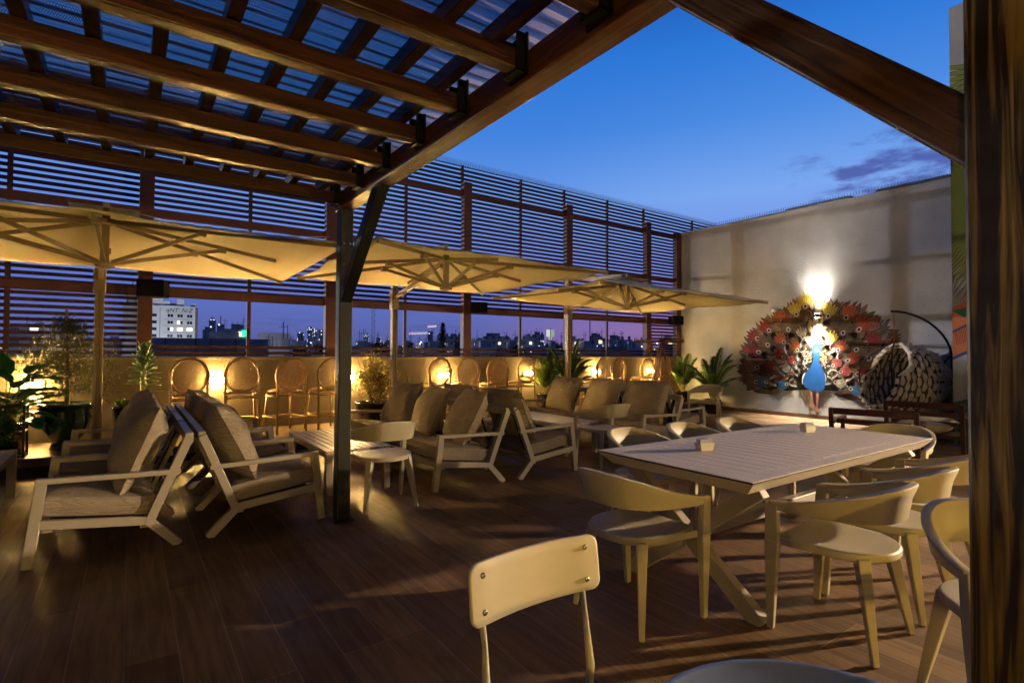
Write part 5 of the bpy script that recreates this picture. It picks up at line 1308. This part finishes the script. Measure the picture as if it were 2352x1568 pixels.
# ================================================================== CITY BEYOND THE TERRACE
def yaw_to(px): return -(YAW + math.atan((px - 1176) / 1228.0))
FAC = {}
def fac(key, *a, **k):
    if key not in FAC: FAC[key] = facade('facade_' + key, *a, **k)
    return FAC[key]
fac('tower', (.55, .58, .72), (1, .86, .72), 3.4, 3.2, .22, .55, 2.2)  # far walls pale and bluish: distance haze put into the facade colours
fac('towerblue', (.38, .46, .70), (.85, .92, 1), 3.4, 3.2, .16, .6, 2.2)
fac('block', (.72, .68, .72), (1, .80, .52), 3.6, 3.1, .14, .35, 2.0)
fac('pale', (.86, .83, .84), (.95, .92, .8), 3.8, 3.1, .12, .4, 1.6)
fac('dark', (.34, .34, .42), (1, .75, .45), 3.6, 3.1, .08, .5, 1.8)
M['concrete'] = mat('pale_concrete', (.72, .70, .72), .85, var=.2, vscale=.25, bump=.1, bscale=2)
M['concrete2'] = mat('grey_concrete', (.50, .48, .52), .85, var=.25, vscale=.3)
M['roofdark'] = mat('dark_roofing', (.03, .032, .045), .9, var=.3, vscale=.4)
M['litwin'] = emit('lit_window', (1, .86, .55), 2.6); M['coolwin'] = emit('cool_lit_window', (.85, .95, 1), 3.0)
M['darkwin'] = mat('dark_window_glass', (.02, .025, .045), .2)
M['signgreen'] = emit('green_sign', (.03, .9, .35), 1.6); M['signwhite'] = emit('white_lamp', (.9, .95, 1), 6)
M['citytree'] = mat('night_tree', (.012, .018, .014), .8, var=.5, vscale=2)
M['floodlit'] = mat('pale_water_tower', (.7, .72, .62), .8)
def block(name, l, r, top, w, mt_, lab, cat='building', grp=None, depth=.7, turn=0., roofs=1, seed=0, base=-20):
    c = (l + r) / 2; p = az_pos(c, w); wd = (r - l) / 1228.0 * w; z1 = hz(c, top, w); rr = random.Random(seed + int(l))
    t = empty(name, (p.x, p.y, base), yaw_to(c) + turn, lab, cat, grp); H_ = z1 - base; d = max(3, wd * depth)
    b = MB(); b.box(-wd / 2, wd / 2, 0, d, 0, H_); b.build('walls', mt_ if not isinstance(mt_, str) else FAC[mt_], t)
    for i in range(roofs):
        q = rr.uniform(.15, .4) * wd; x = rr.uniform(-wd / 2, wd / 2 - q); hh = rr.uniform(.02, .05) * wd + 1.2
        b = MB(); b.box(x, x + q, d * .2, d * .7, H_ + .002, H_ + hh); b.build('roof_hut', M['concrete2'], t)
    if w < 400 and roofs:
        b = MB()
        for i in range(4 + roofs * 2):
            x = rr.uniform(-wd * .45, wd * .45); a_ = rr.uniform(1.2, 3.6); b.bar((x, d * .3, H_ - .05), (x, d * .3, H_ + a_), .07, .07)
            if i % 2: b.bar((x - .5, d * .3, H_ + a_ * .8), (x + .5, d * .3, H_ + a_ * .8), .05, .05)
        b.build('antennas', M['roofdark'], t)
        b = MB()
        for i in range(3): x = rr.uniform(-wd * .42, wd * .42); b.lathe([(.02, 0), (.45, 0), (.45, 1.1), (.02, 1.15)], (x, d * .5, H_ + .003), 10)
        b.build('water_tanks', M['concrete'], t)
    return t, wd, H_, d
# the pale hotel at the left
t, wd, H_, d = block('hotel', 352, 440, 702, 62, M['concrete'], 'tall pale hotel block with dark windows and lettering under its roofline', depth=.8, roofs=0)
def win(t, x, z, w_, h_, m, y=-.03):
    b = MB(); b.box(x - w_ / 2, x + w_ / 2, y, 0.0 - .002, z - h_ / 2, z + h_ / 2); return b.build('window', m, t)
lit = {(2, 0): 1, (2, 1): 1, (2, 2): 1, (1, 1): 1}
for r_i in range(7):
    for c_i in range(3):
        x = -wd / 2 + 1.95 + c_i * .96 + .02; z = H_ - 1.15 - r_i * .78
        m_ = M['litwin'] if (r_i, c_i) in lit else M['darkwin']
        fw = win(t, x - .14, z, .24, .34, M['darkwin'] if (r_i, c_i) in ((2, 0), (1, 1)) and (r_i, c_i) != (1, 1) else m_); win(t, x + .14, z, .24, .34, m_ if (r_i, c_i) != (1, 1) else M['darkwin'])
    win(t, -wd / 2 + .45, H_ - 1.15 - r_i * .78, .42, .34, M['darkwin'])
b = MB(); b.box(-wd / 2 + .95, -wd / 2 + .99, -.02, -.002, 1, H_ - .3)
for r_i in range(7): b.box(-wd / 2 + 1.3, wd / 2 - .2, -.02, -.003, H_ - 1.56 - r_i * .78, H_ - 1.53 - r_i * .78)
b.build('facade_joint', M['roofdark'], t)
b = MB(); b.box(wd / 2 + .002, wd / 2 + .28, .1, d, 0, H_ - .15); b.build('side_wing', mat('rust_cladding', (.16, .11, .12), .8, var=.3), t)
for (a, c, hh) in ((.0, 1.25, .85), (1.27, 1.9, .55), (2.6, 3.3, .85), (4.0, 4.45, .35), (.2, 3.3, .38)):
    b = MB(); k = 0 if hh != .38 else .3; b.box(-wd / 2 + a, -wd / 2 + c, .4 + k * 3, 2.4 + k * 3, H_ + .002, H_ + hh); b.build('roof_hut', M['concrete'], t)
def text(body, t, size, loc, rot, m, ext=.01, name='sign', mirror=False):
    cu = bpy.data.curves.new(name, 'FONT'); cu.body = body; cu.size = size; cu.extrude = ext; cu.align_x = 'CENTER'
    cu.shear = .3
    tmp = bpy.data.objects.new('tmp', cu); col.objects.link(tmp); bpy.context.view_layer.update()
    me = bpy.data.meshes.new_from_object(tmp.evaluated_get(bpy.context.evaluated_depsgraph_get())); bpy.data.objects.remove(tmp)
    me.materials.clear(); me.materials.append(m)
    o = bpy.data.objects.new(name, me); col.objects.link(o); o.parent = t; o.location = loc; o.rotation_euler = rot
    return o
text('qNT  N-Z', t, .62, (wd / 2 - 1.62, -.05, H_ - .72), (R(90), 0, 0), M['darkwin'], .02, 'roof_lettering', True)
fl = empty('assumed_roof_floodlight', tuple(az_pos(400, 53) + Vector((0, 0, 1.0))), 0, 'assumed rooftop floodlight, added to brighten the hotel front', 'floodlight')  # assumed floodlight, itself unseen, added to light the hotel
b = MB(); b.box(-.3, .3, -.2, .2, -.25, .25); b.build('housing', M['bracket'], fl)
ld = bpy.data.lights.new('assumed_hotel_flood', 'SPOT'); ld.energy = 2600; ld.spot_size = R(125); ld.spot_blend = .8; ld.color = (.86, .93, 1); ld.shadow_soft_size = .3  # beam of the assumed floodlight, added to brighten the hotel walls
lo = bpy.data.objects.new('light', ld); col.objects.link(lo); lo.parent = fl; lo.location = (0, .4, .3)
lo.rotation_euler = Vector((.0, 1, .30)).to_track_quat('-Z', 'Y').to_euler()
# neighbouring wing seen between the slats
block('hotel_wing', 286, 330, 696, 66, M['concrete2'], 'narrow pale tower seen between the slats left of the hotel', grp=None, roofs=1)
t, wd, H_, d = block('warehouse', 352, 604, 777, 48, M['concrete2'], 'long low grey building below the hotel, roof vents along it', depth=.25, roofs=0)
for i, x in enumerate((-.33, -.1, .02, .22)):
    b = MB(); b.box(wd * x, wd * x + .06, -.05, 0, 0, H_); b.build('downpipe', M['roofdark'], t)
t, wd, H_, d = block('flat_roof_house', 485, 545, 762, 90, M['concrete2'], 'flat-roofed grey building with a few dark windows in front of the far towers', roofs=0)
for x in (-.36, -.3, .18, .26): win(t, wd * x, H_ - 1.6, .5, .5, M['darkwin'])
t, wd, H_, d = block('flat_roof_house', 595, 664, 764, 78, M['concrete'], 'windowless pale cube building right of the green rooftop sign', roofs=0)
t, wd, H_, d = block('apartment_block', 510, 566, 755, 160, 'block', 'apartment block with a green rooftop sign', roofs=2)
b = MB(); b.box(wd * .27, wd * .5, -.4, -.002, H_ - 2.2, H_ - .4); b.build('roof_sign', M['signgreen'], t)
GT = 'lit towers on the horizon'
for i, (l, r, top, w, k, lb) in enumerate([
    (466, 483, 757, 620, 'tower', 'broad lit tower at the left of the first skyline cluster'), (480, 494, 734, 700, 'towerblue', 'tallest dark tower of the first skyline cluster'),
    (498, 514, 744, 640, 'tower', 'lit tower with a spire at the right of the first skyline cluster'), (683, 697, 763, 900, 'tower', 'small lit tower left of the pair beside the dark post'),
    (706, 718, 750, 1000, 'towerblue', 'slim dark tower of the distant pair left of the screen post'), (719, 729, 755, 1050, 'tower', 'slim lit tower of the distant pair left of the screen post'),
    (732, 748, 757, 980, 'tower', 'lit tower touching the screen post left of the pergola post'), (836, 846, 766, 1400, 'towerblue', 'faint tower left of the crane mast'),
    (864, 875, 775, 1300, 'tower', 'squat tower right of the crane mast'), (888, 900, 777, 1300, 'tower', 'squat tower left of the second parasol pole'),
    (982, 994, 761, 900, 'towerblue', 'unlit tower under construction beside the conical tree')]):
    t, wd, H_, d = block('distant_tower', l, r, top, w, k, lb, 'tower', GT, 1., 0, 0, i)
    if i == 2: b = MB(); b.bar((0, d / 2, H_), (0, d / 2, H_ + 10), .9, .9); b.build('spire', M['roofdark'], t)
    if i in (0, 1): b = MB(); b.box(-wd * .25, wd * .25, d * .2, d * .8, H_ + .01, H_ + 3.5); b.build('crown', M['concrete2'], t)
GB = 'mid-rise buildings of the city'
for i, (l, r, top, w, k, lb, nr) in enumerate([
    (450, 470, 786, 260, 'dark', 'dim low building between the hotel and the first towers', 0), (664, 700, 789, 200, 'pale', 'low lit building right of the windowless cube', 1),
    (770, 800, 786, 240, 'dark', 'dim low building behind the dark pergola post', 1), (1003, 1030, 769, 330, 'pale', 'pale apartment block right of the conical tree', 2),
    (1024, 1064, 772, 300, 'block', 'wider lit apartment block touching the middle screen post', 2), (1081, 1112, 781, 320, 'pale', 'pale low block right of the middle screen post', 1),
    (1110, 1170, 772, 290, 'block', 'stepped apartment block with roof huts in the middle opening', 3), (1165, 1206, 779, 300, 'block', 'lower grey block joining the stepped one', 1),
    (1200, 1222, 772, 280, 'pale', 'narrow block left of the floodlit one', 1), (1222, 1250, 768, 260, 'pale', 'floodlit apartment block left of the water tower', 2),
    (1300, 1330, 778, 280, 'pale', 'pale block behind the third parasol pole', 1), (1356, 1384, 772, 240, 'block', 'square apartment block right of the mast antenna', 2),
    (1400, 1452, 780, 170, 'pale', 'long pale house with lit windows in the right opening', 1), (1452, 1500, 783, 190, 'block', 'grey block left of the last slatted bay', 1),
    (1515, 1545, 775, 240, 'dark', 'dark building glimpsed through the slats near the telescope', 1), (120, 205, 778, 120, 'block', 'lit building behind the slats and the feathery tree', 1), (20, 90, 752, 140, 'pale', 'pale tower block behind the slats at the far left', 1),
    (215, 280, 782, 130, 'pale', 'low pale building behind the slats left of the hotel', 1)]):
    block('city_building', l, r, top, w, k, lb, 'building', GB, .6, 0, nr, i)
GR = 'low rooftops below the openings'
rr = random.Random(41)
x = 664
low = [(664, 706, 796, 110), (706, 752, 800, 90), (800, 850, 799, 95), (850, 905, 797, 120), (925, 990, 799, 100), (985, 1040, 796, 130), (1040, 1066, 801, 80), (1085, 1140, 797, 110), (1140, 1200, 800, 90), (1205, 1260, 797, 120), (1260, 1298, 801, 85), (1320, 1380, 798, 110), (1380, 1440, 796, 100), (1440, 1500, 799, 85), (604, 664, 800, 70)]
low_lb = ['right of the windowless cube', 'left of the first narrow mullion post', 'below the crane mast', 'right of the crane mast', 'left of the conical tree', 'under the conical tree', 'beside the middle screen post', 'in the middle opening at its left', 'in the middle opening at its right', 'below the floodlit block', 'left of the third parasol pole', 'below the mast antenna', 'below the long pale house', 'left of the telescope', 'below the windowless cube']
for i, (l, r, top, w) in enumerate(low):
    block('low_house', l, r, top, w, ('dark', 'pale', 'block')[i % 3], 'low flat-roofed house ' + low_lb[i], 'house', GR, .8, rr.uniform(-.2, .2), 1, i)
# trees of the city
def ctree(px, top, w, wid, lb, kind='round', seed=0, grp='dark trees in the city'):
    p = az_pos(px, w); z1 = hz(px, top, w); H_ = z1 + 20; rr = random.Random(seed + px); t = empty('city_tree', (p.x, p.y, -20), 0, lb, 'tree', grp); W_ = wid / 1228 * w / 2
    b = MB(); b.tube([(0, 0, 0), (0, 0, H_ * .5), (0, 0, H_ * .97)], [W_ * .12, W_ * .09, W_ * .03], 7); b.build('trunk', M['bark'], t)
    b = MB()
    if kind == 'cone':
        y0 = H_ - wid / 1228 * w * 2.6
        for tier in range(26):
            q = tier / 25; z = y0 + (H_ - y0) * q; rd = W_ * (1 - q) ** .8 * (1 if tier % 2 else .8) + W_ * .05
            for j in range(70):
                a = rr.uniform(0, 6.28); r_ = rd * rr.uniform(.1, 1.05); leaf(b, (r_ * math.cos(a), r_ * math.sin(a), z + rr.uniform(-.6, .6) * W_ * .25 + r_ * .12), (math.cos(a), math.sin(a), .25), (0, 0, 1), W_ * .42, W_ * .24)
    elif kind == 'palm':
        for j in range(26):
            a = rr.uniform(0, 6.28); e = rr.uniform(-.6, 1.1)
            for k in range(5): leaf(b, (W_ * .3 * k * .5 * math.cos(a), W_ * .3 * k * .5 * math.sin(a), H_ * .93 + W_ * .3 * k * .5 * math.sin(e) - k * k * W_ * .03), (math.cos(a), math.sin(a), math.sin(e) - k * .3), (0, 0, 1), W_ * .6, W_ * .18)
    else:
        leafcloud(b, 700, (0, 0, H_ - W_ * .7), (W_ * .8, W_ * .8, W_ * .55), W_ * .16, rr, clump=14, w=.8)
    b.build('crown', M['citytree'], t)
ctree(1072 + 7 if False else 1017, 755 if False else 744, 110, 26, 'tall conical tree standing dark against the violet sky', 'cone')
ctree(994 if False else 945, 770, 95, 30, 'dark palm tree right of the second parasol pole', 'palm')
for i, (px, top, w, wd_, lb) in enumerate([(690, 790, 90, 60, 'dark round tree right of the windowless cube'), (735, 788, 85, 46, 'dark round tree left of the pergola post'), (828, 785, 100, 50, 'dark round tree below the crane'),
        (868, 784, 95, 52, 'dark round tree right of the crane mast'), (902, 788, 80, 36, 'dark round tree behind the second parasol pole'), (1060, 790, 90, 40, 'dark round tree behind the middle screen post'),
        (1264, 777, 130, 40, 'dark round tree under the water tower'), (1290, 786, 110, 44, 'dark round tree left of the third pole'), (1340, 776, 140, 36, 'dark round tree left of the mast antenna'), (1392, 776, 130, 28, 'small dark tree right of the mast antenna'),
        (1185, 792, 85, 50, 'dark round tree in the middle opening')]):
    ctree(px, top, w, wd_, lb, 'round', i)
# cranes
def crane(px, top, w, jib, lb, lit=True):
    p = az_pos(px, w); z1 = hz(px, top, w); t = empty('tower_crane', (p.x, p.y, -20), yaw_to(px), lb, 'crane', 'tower cranes'); H_ = z1 + 20; s = max(.7, .0021 * w); tk = max(.10, .0005 * w)
    b = MB(); n = int(H_ / (2 * s))
    for sx in (-1, 1):
        for sy in (-1, 1): b.bar((sx * s, sy * s, 0), (sx * s, sy * s, H_), tk, tk)
    for i in range(n):
        z = i * 2 * s; k = 1 if i % 2 else -1
        b.bar((-s * k, -s, z), (s * k, -s, z + 2 * s), tk * .7, tk * .7); b.bar((-s, -s * k, z), (-s, s * k, z + 2 * s), tk * .7, tk * .7); b.bar((-s, -s, z), (s, -s, z), tk * .7, tk * .7)
    b.build('mast', M['brass'] if not lit else M['roofdark'], t)
    b = MB(); a, c = jib[0] / 1228 * w, jib[1] / 1228 * w
    b.bar((a, 0, H_), (c, 0, H_ + .01 * w * .3), tk * 1.4, tk * 1.4); b.bar((a, 0, H_ + 1.5 * s), (c, 0, H_ + .01 * w * .3 + .4 * s), tk, tk)
    for i in range(14): x0 = a + (c - a) * i / 14; x1 = a + (c - a) * (i + .5) / 14; b.bar((x0, 0, H_), (x1, 0, H_ + 1.2 * s), tk * .7, tk * .7)
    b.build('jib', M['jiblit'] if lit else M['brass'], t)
M['jiblit'] = emit('jib_floodlight_emission', (1, .75, .6), 1.1)  # jibs glow of themselves: floodlighting put into their emission
crane(857, 690, 260, (-40, 70), 'tall tower crane mast rising behind the pergola post', False)
crane(982, 768, 900, (-42, 6), 'distant floodlit crane, the lower one left of the conical tree')
crane(994, 752, 950, (-12, 8), 'distant floodlit crane, the higher one left of the conical tree')
# water tower and mast
p = az_pos(1264, 300); t = empty('water_tower', (p.x, p.y, -20), 0, 'pale floodlit square water tower', 'water tower')
zt = hz(1264, 757, 300) + 20; zb = hz(1264, 773, 300) + 20
b = MB(); b.box(-1.6, 1.6, -1.6, 1.6, zb, zt); b.build('tank', M['floodw'] if 'floodw' in M else M.setdefault('floodw', emit('plaster_floodlight_emission', (.55, .60, .50), .55)), t)  # tank and shaft glow of themselves: floodlighting put into the emission
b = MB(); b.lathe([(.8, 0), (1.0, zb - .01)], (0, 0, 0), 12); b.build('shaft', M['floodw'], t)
p = az_pos(1355, 220); t = empty('radio_mast', (p.x, p.y, -20), 0, 'thin lattice radio mast right of the third parasol pole', 'mast')
zt = hz(1355, 733, 220) + 20; b = MB()
for a in (0, 2.1, 4.2): b.bar((.28 * math.cos(a), .28 * math.sin(a), 0), (.16 * math.cos(a), .16 * math.sin(a), zt), .10, .10)
for i in range(int(zt / .9)): b.bar((-.28, 0, i * .9), (.28, .1, i * .9 + .9), .07, .07)
b.build('lattice', M['roofdark'], t)
# scattered lamps of the city: far too many to count
b = MB(); rr = random.Random(77)
for i in range(420):
    px = rr.uniform(440, 1520); w = rr.choice([120, 200, 320, 500, 900]) * rr.uniform(.8, 1.2); py = 812 - rr.random() ** 1.6 * 22 - (6 if w > 400 else 0)
    p = az_pos(px, w); z = hz(px, py, w) ; s = w / 1228 * rr.choice([.35, .45, .8]) ; b.cur = 0 if rr.random() < .5 else 1
    b.obox((p.x, p.y, z), (s, 0, 0), (0, s, 0), (0, 0, s))
tag(b.build('city_lights', [M['litwin'], M['signwhite']]), 'scattered small lights of the city at dusk', 'lights', None, 'stuff')
b = MB()
for i in range(900):
    px = rr.uniform(-100, 1650); w = rr.uniform(350, 2200); p = az_pos(px, w); q = rr.uniform(6, 16); hh = rr.uniform(8, 22) if w < 900 else rr.uniform(14, 38)
    b.obox((p.x, p.y, -20 + hh / 2), (q, 0, 0), (0, q, 0), (0, 0, hh / 2))
tag(b.build('distant_rooftops', FAC['dark']), 'mass of dim far-off rooftops along the horizon', 'rooftops', None, 'stuff')
